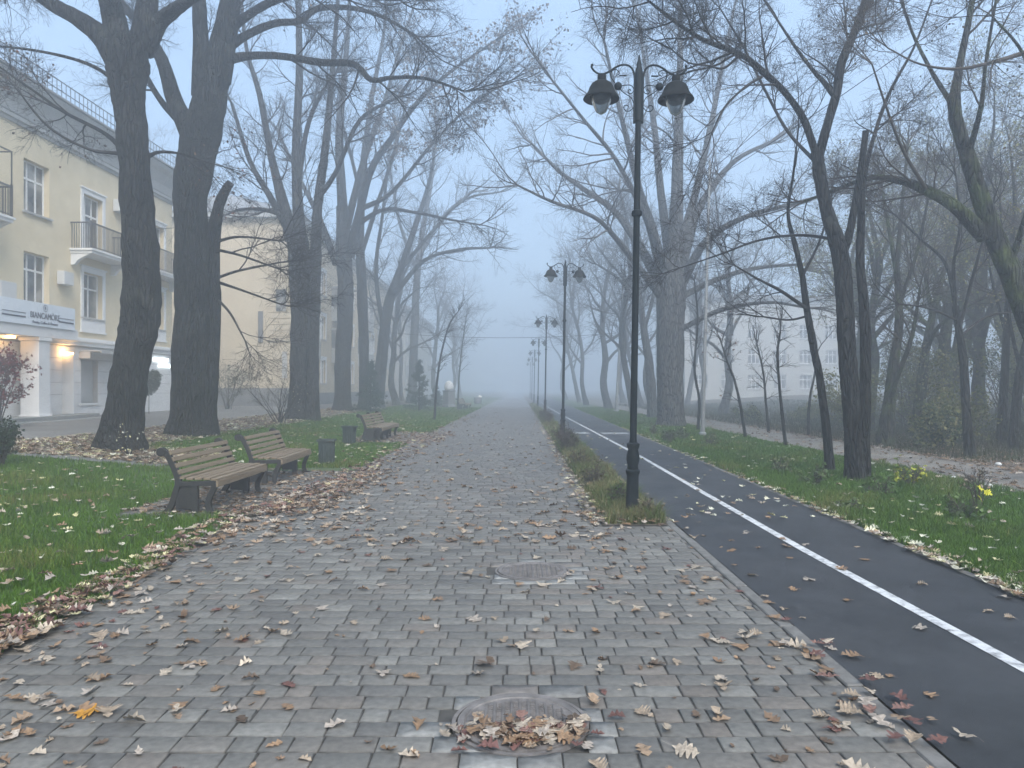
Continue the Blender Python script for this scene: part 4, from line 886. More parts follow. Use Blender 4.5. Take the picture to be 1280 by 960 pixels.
make_tree('bare_tree', 'mossy bare tree leaning in from the right edge with a long arching limb', 'tree', (at(1345, 605, d)[0], d, 0),
    [pxl(d, [(1345, 603, 30), (1312, 480, 27), (1286, 400, 26), (1263, 340, 25), (1242, 292, 23), (1223, 237, 20), (1208, 190, 17), (1195, 150, 15), (1192, 120, 15)])],
    [pxl(d, [(1232, 296, 20), (1192, 257, 15), (1160, 239, 13, .4), (1130, 227, 10, .8), (1090, 222, 7, 1.2), (1050, 235, 5, 1.6), (1005, 252, 3, 2)]),
     pxl(d, [(1192, 125, 13), (1200, 80, 9), (1212, 20, 7), (1225, -60, 4)]), pxl(d, [(1210, 195, 8), (1226, 135, 6, -.5), (1232, 80, 4, -.9), (1245, 0, 3, -1.2)]), pxl(d, [(1193, 135, 7), (1165, 90, 5, .5), (1140, 40, 3.5, .9), (1120, -20, 2, 1.2)]),
     pxl(d, [(1262, 335, 8), (1290, 240, 6, -.5), (1300, 150, 5, -1), (1280, 70, 4, -1.4), (1240, 20, 2, -1.8)]), pxl(d, [(1160, 240, 5, .4), (1130, 190, 4, 0), (1110, 140, 3, -.3), (1090, 80, 2, -.6)]),
     pxl(d, [(1300, 60, 7, -1), (1250, 75, 5, -1.2), (1200, 86, 4, -1.4), (1150, 80, 2.5, -1.6), (1110, 60, 1.6, -1.8)])],
    44, dict(LV, den=3.0, n2=8, n3=7, n4=3, L1=(.6, 1.9), L2=(.3, .9), L3=(.15, .45), droop=-.03), mat='bark_moss', tmat='twig_brown', leaves=(900, .05, [(0.12, 0.09, 0.06), (0.09, 0.085, 0.045)], None), min_r=.0028)
def simple(d, trunk, limbs, seed, lab, mat='bark', lv=None, leaves=None, tm='twig'):
    P, r = pxl(d, trunk); x = P[0, 0]; bz = float(gh(x)); P[0, 2] = bz
    return make_tree('bare_tree', lab, 'tree', (x, d, bz), [(P, r)], [pxl(d, l) for l in limbs], seed, dict(LV, den=2.0, n2=7, n3=5, n4=1, L1=(.7, 2.2), L2=(.4, 1.1), L3=(.2, .5), **(lv or {})), mat=mat, leaves=leaves, tmat=tm, sides=10, flare=.5)
simple(17.1, [(1213, 573, 12), (1208, 520, 11), (1205, 460, 10), (1200, 420, 9), (1194, 382, 7)], [[(1195, 386, 5), (1182, 330, 4), (1152, 300, 3, .6), (1118, 268, 2, 1)], [(1201, 405, 4), (1215, 350, 4, -.4), (1226, 310, 3, -.7), (1242, 255, 2, -1)], [(1194, 382, 5), (1192, 330, 4), (1200, 280, 3), (1195, 220, 2)], [(1200, 420, 3), (1235, 395, 3, .6), (1270, 390, 2, 1)], [(1197, 400, 3), (1160, 385, 2.5, -.5), (1125, 380, 2, -1)]],
       51, 'slim dark tree standing on the far edge of the dirt path at right', 'bark')
simple(21, [(1106, 557, 20), (1112, 500, 15), (1118, 450, 12), (1124, 400, 10), (1121, 330, 7)], [[(1122, 350, 6), (1110, 280, 4, .6), (1100, 220, 3, 1)], [(1123, 380, 5), (1145, 320, 4, -.5), (1160, 250, 3, -1)], [(1121, 330, 6), (1128, 250, 4), (1135, 180, 3)], [(1112, 500, 8), (1122, 470, 6, -.6), (1140, 420, 5, -1), (1150, 360, 3, -1.4)]],
       52, 'broad based dark tree beyond the dirt path, just right of the twin stems', 'bark_moss', tm='twig_brown')
simple(25, [(1146, 544, 15), (1152, 480, 12), (1158, 432, 10), (1166, 392, 8), (1182, 332, 5)], [[(1156, 440, 6), (1172, 410, 5, -.5), (1190, 395, 4, -1), (1215, 380, 2, -1.5)], [(1182, 332, 5), (1195, 260, 4), (1200, 190, 2)], [(1165, 395, 5), (1155, 330, 4, .5), (1148, 260, 3, 1)]],
       53, 'dark woodland tree with a curved side stem beyond the dirt path', 'bark_moss', tm='twig_brown')
simple(28, [(1167, 541, 13), (1178, 500, 20), (1192, 460, 22), (1204, 430, 14), (1230, 400, 9)], [[(1192, 455, 9), (1200, 400, 7), (1204, 330, 5), (1200, 250, 3)], [(1230, 400, 8), (1255, 370, 6), (1280, 330, 4)], [(1212, 425, 7), (1240, 380, 5, -1), (1262, 300, 3, -2)]],
       54, 'crooked dark tree leaning right in the woods, thickest half way up', 'bark_moss', tm='twig_brown')
simple(21, [(1252, 553, 11), (1255, 480, 10), (1259, 400, 8), (1263, 330, 6)], [[(1258, 420, 4), (1240, 350, 3), (1228, 280, 2)], [(1263, 330, 5), (1268, 250, 4), (1262, 180, 2)], [(1260, 390, 4), (1280, 330, 3), (1295, 260, 2)]],
       55, 'left one of two slim dark trees by the rail at the far right edge', 'bark', tm='twig_brown')
simple(19, [(1266, 557, 11), (1272, 490, 11), (1281, 440, 10), (1298, 380, 8)], [[(1298, 380, 7), (1310, 300, 5), (1305, 220, 3)], [(1276, 465, 5), (1262, 400, 4), (1255, 330, 3), (1250, 250, 2)]],
       56, 'right one of two slim dark trees by the rail, curving out of the frame', 'bark', tm='twig_brown')
simple(40, [(816, 519, 13), (812, 460, 11), (806, 420, 9), (800, 370, 7)], [[(800, 370, 6), (790, 300, 4), (775, 240, 3)], [(803, 390, 5), (775, 350, 4), (745, 330, 2)], [(806, 410, 5), (820, 350, 4), (815, 280, 3)]],
       57, 'slanting grey tree in mist just left of the huge vase shaped tree', 'bark_misted', tm='twig_misted')
def sapling(d, trunk, lab, seed, h_kids=None, leaves=None):
    P, r = pxl(d, trunk); x = P[0, 0]; P[0, 2] = float(gh(x))
    return make_tree('sapling', lab, 'young tree', (x, d, P[0, 2]), [(P, r)], [], seed, dict(den=2.6, n2=5, n3=3, L1=(.4, 1.2), L2=(.2, .6), L3=(.1, .3), from_trunk=True, t0=.4), tmat='twig', sides=7, flare=.2, leaves=leaves)
sapling(23.5, [(932, 549, 4), (926, 510, 3.5), (918, 475, 3), (910, 455, 2.5), (902, 430, 2)], 'thin bent sapling at the lawn edge, right of the pale pole', 61, leaves=(60, .09, BL, None))
sapling(20.5, [(982, 562, 4.5), (978, 520, 4), (974, 480, 3.5), (972, 440, 3), (976, 410, 2)], 'thin upright sapling at the lawn edge, left of the thin leaning tree', 62)
sapling(27, [(961, 535, 3.5), (957, 500, 3), (954, 465, 2.5), (946, 430, 2)], 'thin sapling on the far side of the dirt path, behind the upright one', 63)
sapling(25, [(1010, 538, 3.5), (1012, 500, 3), (1018, 470, 2.5), (1022, 440, 2)], 'short thin sapling in the shade behind the thin leaning tree', 64)
sapling(27.5, [(872, 540, 4), (874, 500, 3.5), (868, 460, 3), (872, 400, 2.5), (868, 350, 2)], 'thin sapling close beside the pale pole, on its left', 65)
sapling(37, [(543, 526, 3.2), (546, 480, 2.8), (552, 440, 2.4), (562, 405, 2), (572, 390, 1)], 'thin leaning sapling alone on the lawn near the long bench', 66)
sapling(55, [(572, 514, 2.4), (574, 470, 2), (578, 430, 1.6), (583, 395, 1)], 'faint thin sapling beside the distant misty bench', 67)

# generic woodland trees, copied into the mist
def generic(seed, mat='bark_grey', tm='twig', H=15, n3=4, min_r=.007, leaves=None, label='x', nl=9):
    g2 = np.random.default_rng(seed); r0 = .19 + .1 * g2.random(); P = [(0, 0, 0)]; x = y = 0
    for k in range(1, 6): x += g2.normal() * .22; y += g2.normal() * .22; P.append((x, y, H * .13 * k))
    P = np.array(P); r = np.linspace(r0, r0 * .45, 6); limbs = []
    for k in range(nl):
        t = .35 + .65 * k / (nl - 1); p = np.array([np.interp(t * 5, range(6), P[:, i]) for i in range(3)]); a = k * 2.4 + g2.normal() * .3; L = H * (.5 - .2 * t) * g2.uniform(.8, 1.2) * (.9 if k < nl - 1 else 1)
        el = g2.uniform(.5, .9) + .5 * t; q = [p]; dd = np.array([math.cos(a) * math.cos(el), math.sin(a) * math.cos(el), math.sin(el)])
        for j in range(4): dd = dd + g2.normal(size=3) * .18; dd[2] += .04; dd /= np.linalg.norm(dd); q.append(q[-1] + dd * L / 4)
        limbs.append((np.array(q), np.linspace(r0 * .42, .018, 5)))
    return make_tree('bare_tree', label, 'tree', (0, 0, 0), [(P, r)], limbs, seed, dict(den=1.1, n2=7, n3=n3, L1=(1.2, 3.2), L2=(.6, 1.7), L3=(.3, .8)), mat=mat, tmat=tm, sides=9, min_r=min_r, leaves=leaves, flare=.7)
protoA = [generic(101, 'bark_misted', 'twig_misted', 15, 4), generic(102, 'bark_misted', 'twig_misted', 16, 4), generic(103, 'bark_misted', 'twig_misted', 14, 4)]
protoB = [generic(104, 'bark_moss', 'twig_brown', 11, 5, .005, (7000, .085, [(0.22, 0.22, 0.085), (0.24, 0.19, 0.10), (0.15, 0.17, 0.065)], None)), generic(105, 'bark_moss', 'twig_brown', 12, 5, .005, (5000, .085, [(0.26, 0.24, 0.11), (0.17, 0.19, 0.075)], None)), generic(106, 'bark', 'twig_brown', 10, 5, .005)]
used = set()
def plant(protos, x, y, s, lab, group, i):
    p = protos[i % len(protos)]
    o = p if p.name not in used else copy_tree(p); used.add(p.name)
    o.location = (x, y, float(gh(x)) - .05); o.rotation_euler = (R(g.normal() * 2), R(g.normal() * 2), g.uniform(0, 6.28)); o.scale = (s, s, s * g.uniform(.95, 1.1))
    tag(o, lab, 'tree', group)
i = 0
for x, y, s in ((-8.2, 82, 1.1), (-8.0, 97, 1.1), (-7.8, 113, 1.1), (-9.0, 58, 1.0), (-11, 74, 1.0)):
    plant(protoA, x, y, s, 'bare tree fading into thick mist in the row on the left of the path', 'misty bare trees left of the path', i); i += 1
for x, y, s in ((7.2, 44, .95), (7.4, 57, 1.05), (7.0, 70, 1.1), (7.6, 84, 1.1), (7.2, 100, 1.15), (9.5, 50, 1.0), (11, 63, 1.0), (13, 46, .95), (14, 56, 1.0), (16, 68, 1.1), (12, 80, 1.1)):
    plant(protoA, x, y, s, 'bare tree fading into thick mist beyond the huge vase shaped tree', 'misty bare trees right of the track', i); i += 1
for x, y, s in ((-27, 41, 1.1), (-30, 47, 1.2), (-33, 40, 1.15), (-26, 53, 1.15), (-36, 52, 1.2)):
    plant(protoA, x, y, s, 'tall bare tree top rising behind the roof of the cream building', 'bare trees behind the cream building', i); i += 1
g = np.random.default_rng(77)
wood = [(13.5, 29, .95), (15.5, 27, 1.0), (16.5, 20.5, .85), (18.5, 29, 1.0), (19.5, 22, .9), (20.5, 26, 1.0), (21, 31, 1.0), (17.5, 37, 1.0), (22.5, 36, 1.1), (25, 30, 1.1), (27, 38, 1.1), (23.5, 24.5, 1.0), (14.2, 18.2, .75), (17.2, 17.0, .8), (26, 45, 1.1), (30, 33, 1.1)]
for i, (x, y, s) in enumerate(wood):
    plant(protoB, x + g.normal() * .4, y + g.normal() * .5, s, 'tangled bare tree among many others in the dim woods at right', 'tangled trees in the right woods', i)

# ------------------------------------------------------------------ shrubs, conifers, small plants
def shrub(loc, w, h, n, size, cols, lab, cat='shrub', seed=0, stems=10, group=None, name='shrub', mat_s='twig', ragged_=.35):
    g2 = np.random.default_rng(seed); root = empty(name, loc); tag(root, lab, cat, group)
    D = g2.normal(size=(stems, 3)); D[:, 2] = np.abs(D[:, 2]) + 1.0; D[:, :2] *= w / h * 1.1; D /= np.linalg.norm(D, axis=1, keepdims=True)
    P, r = grow(np.c_[g2.normal(size=(stems, 2)) * .06 * w, np.zeros(stems) - .03], D, np.full(stems, h) * g2.uniform(.7, 1.05, stems), np.full(stems, .008 + .006 * h), np.full(stems, .003), 7, .12, (0, 0, .03), g2)
    a = Acc(); a.add(*tube_arrays(P, r, 5)); c2 = children(P, r, 7, .25, (25, 60), (.25 * h, .5 * h), g2); P2, r2 = grow(c2[0], c2[1], c2[2], np.maximum(c2[3], .003), np.full(len(c2[2]), .0025), 4, .18, (0, 0, .02), g2)
    a.add(*tube_arrays(P2, r2, 3)); c3 = children(P2, r2, 4, .2, (25, 60), (.1 * h, .25 * h), g2); P3, r3 = grow(c3[0], c3[1], c3[2], np.full(len(c3[2]), .0025), np.full(len(c3[2]), .002), 3, .18, (0, 0, .02), g2); a.add(*tube_arrays(P3, r3, 3))
    link('stems', a.mesh('stems'), M[mat_s], root)
    if n:
        T = np.r_[P2.reshape(-1, 3), P3.reshape(-1, 3)]; T = T[T[:, 2] > .08 * h]; T = T[g2.integers(0, len(T), n)]; V, t, c = leaf_cards(T, size, g2, cols, jitter=.05 * w)
        link('foliage', np_mesh('foliage', V, tris=t, col=c), M['leaf'], root)
    return root
OLIVE = [(0.13, 0.145, 0.05), (0.17, 0.17, 0.065), (0.09, 0.11, 0.04), (0.22, 0.20, 0.09)]
DKG = [(0.018, 0.034, 0.016), (0.028, 0.05, 0.022), (0.014, 0.026, 0.014)]
def onl(px, d): x = (px - 640) / F * d; return (x, d, float(gh(x)))
und = [(11.2, 19.5, 1.6, 1.3), (12.6, 21, 2.2, 1.9), (13.8, 17.4, 1.8, 1.5), (15.2, 19.4, 2.4, 2.4), (12.2, 26.5, 2.6, 2.6), (14, 25.5, 3, 3.6), (16.4, 23, 3, 4.2), (18.6, 25.5, 3.4, 4.8), (19, 21, 2.8, 4.0), (16, 30, 3.2, 4.6), (20, 30, 3.6, 5.2), (22, 27, 3.4, 5.0), (11.4, 36, 2.4, .9), (14.5, 37, 3, 1.0), (18.5, 35, 3.4, 4.8), (23, 33, 3.6, 5.4), (16.0, 17.4, 1.7, 1.4), (18, 18.4, 2.2, 2.6)]
for i, (x, y, w, h) in enumerate(und):
    shrub((x, y, float(gh(x))), w * .55, h * .8, 2600, .10, OLIVE if i % 3 else OLIVE + DKG, 'dull olive undergrowth bush in the dim woods beyond the dirt path', 'bush', 200 + i, 14, 'undergrowth bushes in the right woods', name='bush', mat_s='twig_brown')
shrub(onl(160, 15.5), .35, .7, 26, .05, YEL, 'thin sprouting twigs at the foot of the nearest big trunk', 'sapling', seed=309, stems=7, name='sprout')
def spruce(loc, h, seed, lab):
    g2 = np.random.default_rng(seed); root = empty('spruce', loc); tag(root, lab, 'conifer')
    MB().lathe([(.05 * h / 3 + .02, -.1), (.03, h * .6), (.008, h)], 8).build('trunk', M['bark'], root, smooth=True)
    n = 90; z = h * (.05 + .94 * g2.random(n) ** 1.15); L = ((h - z) * .42 + .06) * g2.uniform(.45, 1.15, n); a = g2.uniform(0, 6.28, n)
    D = np.c_[np.cos(a), np.sin(a), np.full(n, -.12) + .5 * (z / h) ** 2]; D /= np.linalg.norm(D, axis=1, keepdims=True)
    P, r = grow(np.c_[np.zeros((n, 2)), z], D, L, np.full(n, .012), np.full(n, .004), 6, .06, (0, 0, .05), g2)
    ac = Acc(); ac.add(*tube_arrays(P, r, 4)); c2 = children(P, r, 9, .1, (35, 60), (.12, .3), g2); P2, r2 = grow(c2[0], c2[1], c2[2], np.full(len(c2[2]), .005), np.full(len(c2[2]), .003), 3, .1, (0, 0, .0), g2)
    T = np.r_[P2.reshape(-1, 3), P.reshape(-1, 3)]; T = np.repeat(T, 3, 0); V, t, c = leaf_cards(T, .075, g2, [(0.022, 0.045, 0.032), (0.03, 0.058, 0.04), (0.018, 0.036, 0.026)], jitter=.02)
    link('foliage', np_mesh('foliage', V, tris=t, col=c), M['leaf'], root); return root
spruce(onl(463, 43), 2.9, 301, 'small dark spruce behind the long bench, in front of the slender trunk')
spruce(onl(524, 50), 3.3, 302, 'small pale misty spruce further along the left lawn')
spruce(onl(545, 64), 1.7, 303, 'low misty spruce beside the white domed pedestal')
shrub(onl(350, 28.5), 1.1, 2.2, 90, .05, YEL, 'bare many stemmed shrub with upright twigs left of the twin stemmed trunk', seed=304, stems=12)
shrub(onl(3, 13.0), .5, .75, 1100, .06, DKG, 'dark green leafy bush at the left edge of the lawn', 'bush', seed=305, name='bush')
shrub((-15.2, 22.0, .40), .3, 2.3, 1800, .10, [(0.11, 0.012, 0.018), (0.16, 0.02, 0.025), (0.07, 0.01, 0.014)], 'dark red leaved young tree in front of the portico at the left edge', 'shrub', seed=306, name='red_shrub')
shrub(onl(284, 41), 1.2, 2.6, 900, .10, [(0.06, 0.07, 0.03), (0.09, 0.085, 0.04)], 'thin greenish shrub against the gable wall of the far beige building', 'shrub', seed=307)
for k, (px, y, w, h, cols, lab) in enumerate((
        (1140, 11.9, .32, .45, [(0.30, 0.33, 0.03), (0.36, 0.36, 0.05), (0.10, 0.16, 0.03)], 'yellow green leafy plant on the lawn below the twin stemmed tree'),
        (1105, 10.9, .35, .35, [(0.06, 0.11, 0.03), (0.08, 0.13, 0.04)], 'low green weed clump left of the yellow green plant'),
        (1020, 12.2, .3, .36, [(0.06, 0.10, 0.03), (0.10, 0.13, 0.05)], 'low weed clump on the lawn under the thin leaning tree'),
        (975, 14.0, .3, .34, [(0.07, 0.11, 0.04), (0.14, 0.16, 0.07)], 'low weed clump on the lawn left of the thin leaning tree'),
        (890, 20.5, .35, .42, [(0.09, 0.12, 0.04), (0.16, 0.17, 0.07)], 'pale weed clump at the foot of the pale pole'),
        (850, 23, .3, .40, [(0.05, 0.08, 0.03), (0.08, 0.1, 0.04)], 'low weed clump left of the pale pole'),
        (838, 21.5, .2, .45, [(0.04, 0.06, 0.03), (0.06, 0.08, 0.03)], 'dark upright weed below the huge vase shaped tree'),
        (816, 25, .35, .45, [(0.09, 0.11, 0.04), (0.05, 0.08, 0.03)], 'weed clump left of the huge vase shaped tree'),
        (1205, 9.0, .35, .35, [(0.05, 0.09, 0.025), (0.08, 0.12, 0.04)], 'low green weed clump in front of the plant with two big yellow leaves'),
        (1060, 9.6, .3, .22, [(0.06, 0.1, 0.03), (0.14, 0.17, 0.06)], 'low weed clump beside the cycle track edge below the twin stems'))):
    shrub(onl(px, y), w, h, 130, .075, cols, lab, 'weed', seed=320 + k, stems=8, group='weeds on the right lawn', name='weed_plant', mat_s='grass_stem' if 'grass_stem' in M else 'twig_brown')
fl = shrub(onl(1222, 10.0), .13, .52, 26, .07, [(0.34, 0.27, 0.2), (0.28, 0.2, 0.15), (0.4, 0.34, 0.28)], 'withered pink flower plant with two big yellow leaves on the right lawn', 'plant', seed=340, stems=6, name='flower_plant', mat_s='twig_brown')
for k, (x, z, rz) in enumerate(((-.02, .27, .3), (.09, .2, -.6), (-.03, .13, .9))):
    g2 = np.random.default_rng(400 + k); me = leaf_mesh('yellow_leaf', 7 + k, [(0.62, 0.58, 0.04)], size=.13); o = bpy.data.objects.new('yellow_leaf', me); COL.objects.link(o); o.parent = fl; o.location = (x, -.08, z); o.rotation_euler = (1.0, .5, rz)
# dry bushes in the planted strip
for k, (x, y, w, h, cols, lab) in enumerate((
        (1.42, 20.6, .38, .62, [(0.075, 0.055, 0.055), (0.055, 0.045, 0.045)], 'purplish brown dry bush in the strip just before the second lamp'),
        (1.36, 18.6, .36, .55, [(0.08, 0.06, 0.05), (0.06, 0.05, 0.04)], 'brown dry bush in the strip, nearest of the dry bushes'),
        (1.36, 14.6, .36, .42, [(0.12, 0.10, 0.045), (0.16, 0.13, 0.06), (0.07, 0.08, 0.03)], 'yellowish straw clump in the strip midway to the second lamp'),
        (1.33, 12.0, .36, .40, [(0.14, 0.115, 0.05), (0.10, 0.10, 0.04), (0.05, 0.08, 0.025)], 'yellow green straw clump in the strip behind the nearest lamp'),
        (1.42, 10.0, .28, .32, [(0.05, 0.09, 0.025), (0.08, 0.11, 0.03)], 'fresh green clump in the strip at the foot of the nearest lamp'),
        (1.66, 9.1, .22, .26, [(0.12, 0.10, 0.06), (0.16, 0.13, 0.08)], 'dry buff clump in the strip in front of the nearest lamp'),
        (1.62, 33, .4, .55, [(0.075, 0.06, 0.055), (0.06, 0.05, 0.045)], 'dark dry bush in the strip between second and third lamps'),
        (1.66, 38, .4, .6, [(0.075, 0.06, 0.055), (0.06, 0.05, 0.045)], 'dark dry bush in the strip close before the third lamp'))):
    shrub((x, y, 0), w, h, 520 if k < 2 else 260, .045, cols, lab, 'bush', seed=360 + k, stems=16, group='dry bushes along the lamp strip', name='dry_bush', mat_s='twig_brown')
for k, (x, y, r, lab) in enumerate(((7.66, 12.9, .055, 'small white round lump at the edge of the dirt path, left of the other one'), (7.62, 11.9, .055, 'small white round lump at the edge of the dirt path, nearest to the flower plant'), (10.0, 15.3, .055, 'small white lump in the leaf litter beyond the dirt path'))):
    q = MB().sphere((0, 0, 0), r, sc=(1.2, 1, .75)); o = q.build('white_lump', M['pale_stone'], smooth=True); o.location = (x, y, r * .6); tag(o, lab, 'lump')
# pipe rail at the right edge of the woods
fr = empty('metal_rail', (14.2, 19.2, float(gh(14.2)))); tag(fr, 'low grey metal rail in the woods at the far right edge', 'fence')
q = MB()
for z in (.35, .75, 1.1): q.tube([(-.6, 0, z), (6, -.6, z)], .022, 6)
q.build('rail', M['pole'], fr)
for x in (-.5, 1.6, 3.7, 5.8): MB().lathe([(.03, -.1), (.03, 1.18)], 8, (x, -.6 * (x + .6) / 6.6, 0)).build('post', M['pole'], fr)

# ------------------------------------------------------------------ buildings
def facade(mb, v, u0, u1, z0, z1, ops, depth=.22):
    us = sorted({u0, u1, *[o[0] for o in ops], *[o[1] for o in ops]}); zs = sorted({z0, z1, *[o[2] for o in ops], *[o[3] for o in ops]})
    us = [u for u in us if u0 <= u <= u1]; zs = [z for z in zs if z0 <= z <= z1]
    for a, b_ in zip(us, us[1:]):
        for c, d_ in zip(zs, zs[1:]):
            mu, mz = (a + b_) / 2, (c + d_) / 2
            if any(o[0] < mu < o[1] and o[2] < mz < o[3] for o in ops): continue
            mb.add([(v, a, c), (v, b_, c), (v, b_, d_), (v, a, d_)], [(0, 1, 2, 3)])
    for a, b_, c, d_ in ops:
        w = v - depth
        mb.add([(v, a, c), (v, b_, c), (v, b_, d_), (v, a, d_), (w, a, c), (w, b_, c), (w, b_, d_), (w, a, d_)], [(0, 4, 5, 1), (1, 5, 6, 2), (2, 6, 7, 3), (3, 7, 4, 0)])
def window(root, v, u0, u1, z0, z1, depth=.2, sill=True, cols=3, trans=.66, mat='white_frame', surround=None):
    w = v - depth; t = .055; f = MB()
    f.box(w, w + .06, u0, u0 + t, z0, z1).box(w, w + .06, u1 - t, u1, z0, z1).box(w, w + .058, u0 + t, u1 - t, z0, z0 + t).box(w, w + .058, u0 + t, u1 - t, z1 - t, z1)
    zt = z0 + (z1 - z0) * trans
    f.box(w, w + .056, u0 + t, u1 - t, zt - .035, zt + .035)
    for k in range(1, cols):
        u = u0 + (u1 - u0) * k / cols; f.box(w + .002, w + .052, u - .03, u + .03, z0 + t, z1 - t)
    o = f.build('window', M[mat], root)
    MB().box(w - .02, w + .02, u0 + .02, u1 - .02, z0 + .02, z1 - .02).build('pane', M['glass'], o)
    if sill: MB().box(w + .06, v + .10, u0 - .10, u1 + .10, z0 - .07, z0 - .002).build('sill', M['grey_trim'], o)
    if surround:
        s = MB(); b_ = .17; zb = z0 - surround
        s.box(v + .003, v + .055, u0 - b_, u0 - .004, z0, z1 + .004).box(v + .003, v + .055, u1 + .004, u1 + b_, z0, z1 + .004).box(v + .003, v + .06, u0 - b_, u1 + b_, z1 + .006, z1 + .20)
        s.box(v + .003, v + .11, u0 - b_ - .05, u1 + b_ + .05, z1 + .202, z1 + .26)
        if surround > .1: s.box(v + .003, v + .05, u0 - b_, u1 + b_, zb, z0 - .074); s.box(v + .003, v + .09, u0 - b_ - .05, u1 + b_ + .05, zb - .07, zb - .002)
        s.build('surround', M['white_frame'], o)
    return o
BZ = .45
def balcony(root, v, u0, u1, zs, proj=.87, H=1.08, frame=False):
    b = MB(); b.box(v + .003, v + proj, u0, u1, zs - .16, zs); b.box(v + .003, v + proj + .05, u0 - .05, u1 + .05, zs - .05, zs + .03)
    for u in (u0 + .12, u1 - .12):
        b.stroke2 = None
        pts = [(v + .004, zs - .62), (v + .16, zs - .60), (v + .3, zs - .42), (v + .55, zs - .28), (v + .8, zs - .17)]
        V = []
        for s in (-.09, .09):
            for x, z in pts: V.append((x, u + s, z))
            V.append((v + .004, u + s, zs - .165))
        n = 6; Fc = [tuple(range(n)), tuple(range(2 * n - 1, n - 1, -1))] + [(i, i + n, (i + 1) % n + n, (i + 1) % n) for i in range(n)]
        b.add(V, Fc)
    o = b.build('balcony', M['white'], root)
    r = MB(); x1 = v + proj - .04
    r.box(v + .01, x1 + .025, u0 + .0, u0 + .05, zs + H - .05, zs + H).box(v + .01, x1 + .025, u1 - .05, u1, zs + H - .05, zs + H).box(x1 - .025, x1 + .025, u0 + .05, u1 - .05, zs + H - .05, zs + H)
    r.box(x1 - .012, x1 + .012, u0 + .05, u1 - .05, zs + .10, zs + .13)
    n = int((u1 - u0) / .095)
    for i in range(n + 1):
        u = u0 + .03 + (u1 - u0 - .06) * i / n; r.box(x1 - .009, x1 + .009, u - .009, u + .009, zs + .02, zs + H - .05)
    m_ = int(proj / .1)
    for i in range(m_):
        x = v + .06 + (proj - .12) * i / m_
        for u in (u0 + .03, u1 - .03): r.box(x - .009, x + .009, u - .009, u + .009, zs + .02, zs + H - .05)
    for u in (u0 + .03, u1 - .03): r.box(x1 - .03, x1 + .03, u - .03, u + .03, zs + .02, zs + H + .05)
    if frame:
        for u in (u0 + .03, u1 - .03): r.box(x1 - .018, x1 + .018, u - .018, u + .018, zs + H + .05, zs + 2.25); r.box(v + .01, x1, u - .018, u + .018, zs + 2.21, zs + 2.25)
        r.box(x1 - .018, x1 + .018, u0 + .05, u1 - .05, zs + 2.21, zs + 2.25)
    r.build('railing', M['dark_metal'], o)
    return o
U0 = 27.0; X0 = -17.9 + .0128 * U0
b1 = empty('apartment_building', (X0, U0, BZ), rz=-math.atan(.0128)); tag(b1, 'cream three storey building with a white ground floor shop, at the left edge', 'building')
def lu(u): return u - U0
def lz(z): return z - BZ
winA = [(26.75, 28.2), (22.7, 24.1), (19.2, 20.7)]; winB = [(30.35, 31.75), (35.9, 37.2)]
ops = []
for a, b_ in winA: ops += [(lu(a), lu(b_), lz(8.0), lz(9.9)), (lu(a), lu(b_), lz(4.75), lz(6.55))]
for a, b_ in winB: ops += [(lu(a), lu(b_), lz(7.25), lz(9.55)), (lu(a), lu(b_), lz(4.5), lz(6.35))]
w = MB(); UE = lu(38.1); UN = lu(14)
facade(w, 0, UN, UE, lz(3.62), lz(11.2), ops)
w.add([(0, UE, -.4), (-13, UE, -.4), (-13, UE, lz(11.2)), (0, UE, lz(11.2))], [(0, 1, 2, 3)]); w.add([(0, UN, -.4), (-13, UN, -.4), (-13, UN, lz(11.2)), (0, UN, lz(11.2))], [(3, 2, 1, 0)])
w.add([(-13, UN, -.4), (-13, UE, -.4), (-13, UE, lz(11.2)), (-13, UN, lz(11.2))], [(3, 2, 1, 0)])
w.build('wall', M['plaster'], b1)
for a, b_ in winA:
    window(b1, 0, lu(a), lu(b_), lz(8.0), lz(9.9), depth=.26); window(b1, 0, lu(a), lu(b_), lz(4.75), lz(6.55), depth=.26)
for a, b_ in winB:
    window(b1, 0, lu(a), lu(b_), lz(7.25), lz(9.55), depth=.24, sill=False, surround=.05); window(b1, 0, lu(a), lu(b_), lz(4.5), lz(6.35), depth=.24, cols=2, surround=.55)
# ground floor: white banded blocks around a grey shutter
sh = MB(); gop = [(lu(30.15), lu(31.35), lz(.98), lz(2.75)), (lu(33.7), lu(35.0), lz(.98), lz(2.75))]
zz = lz(.42); k = 0
while zz < lz(3.2):
    z1 = min(zz + .47, lz(3.24)); facade(sh, .05, UN + .02, UE - .02, zz, z1 - .022, [o for o in gop], .3)
    sh.add([(.05, UN + .02, z1 - .022), (.05, UE - .02, z1 - .022), (.018, UE - .02, z1 - .022), (.018, UN + .02, z1 - .022)], [(0, 1, 2, 3)])
    sh.add([(.018, UN + .02, z1 - .022), (.018, UE - .02, z1 - .022), (.018, UE - .02, z1), (.018, UN + .02, z1)], [(0, 1, 2, 3)]) if z1 > lz(2.8) or z1 < lz(.98) else None
    zz = z1
sh.add([(.05, UE - .02, lz(.0)), (0.0, UE - .02, lz(.0)), (0.0, UE - .02, lz(3.2)), (.05, UE - .02, lz(3.2))], [(0, 1, 2, 3)])
bk = MB(); 
facade(bk, .012, UN + .02, UE - .02, lz(-.2), lz(3.6), gop, .25); bk.build('shop_backing', M['grey_trim'], b1)
sh.build('shop_wall', M['white'], b1)
for a, b_, c, d_ in gop: MB().box(-.2, -.16, a, b_, c, d_).build('shutter', M['panel'], b1); MB().box(-.15, .12, a - .08, b_ + .08, c - .09, c - .003).build('shutter_sill', M['white'], b1)
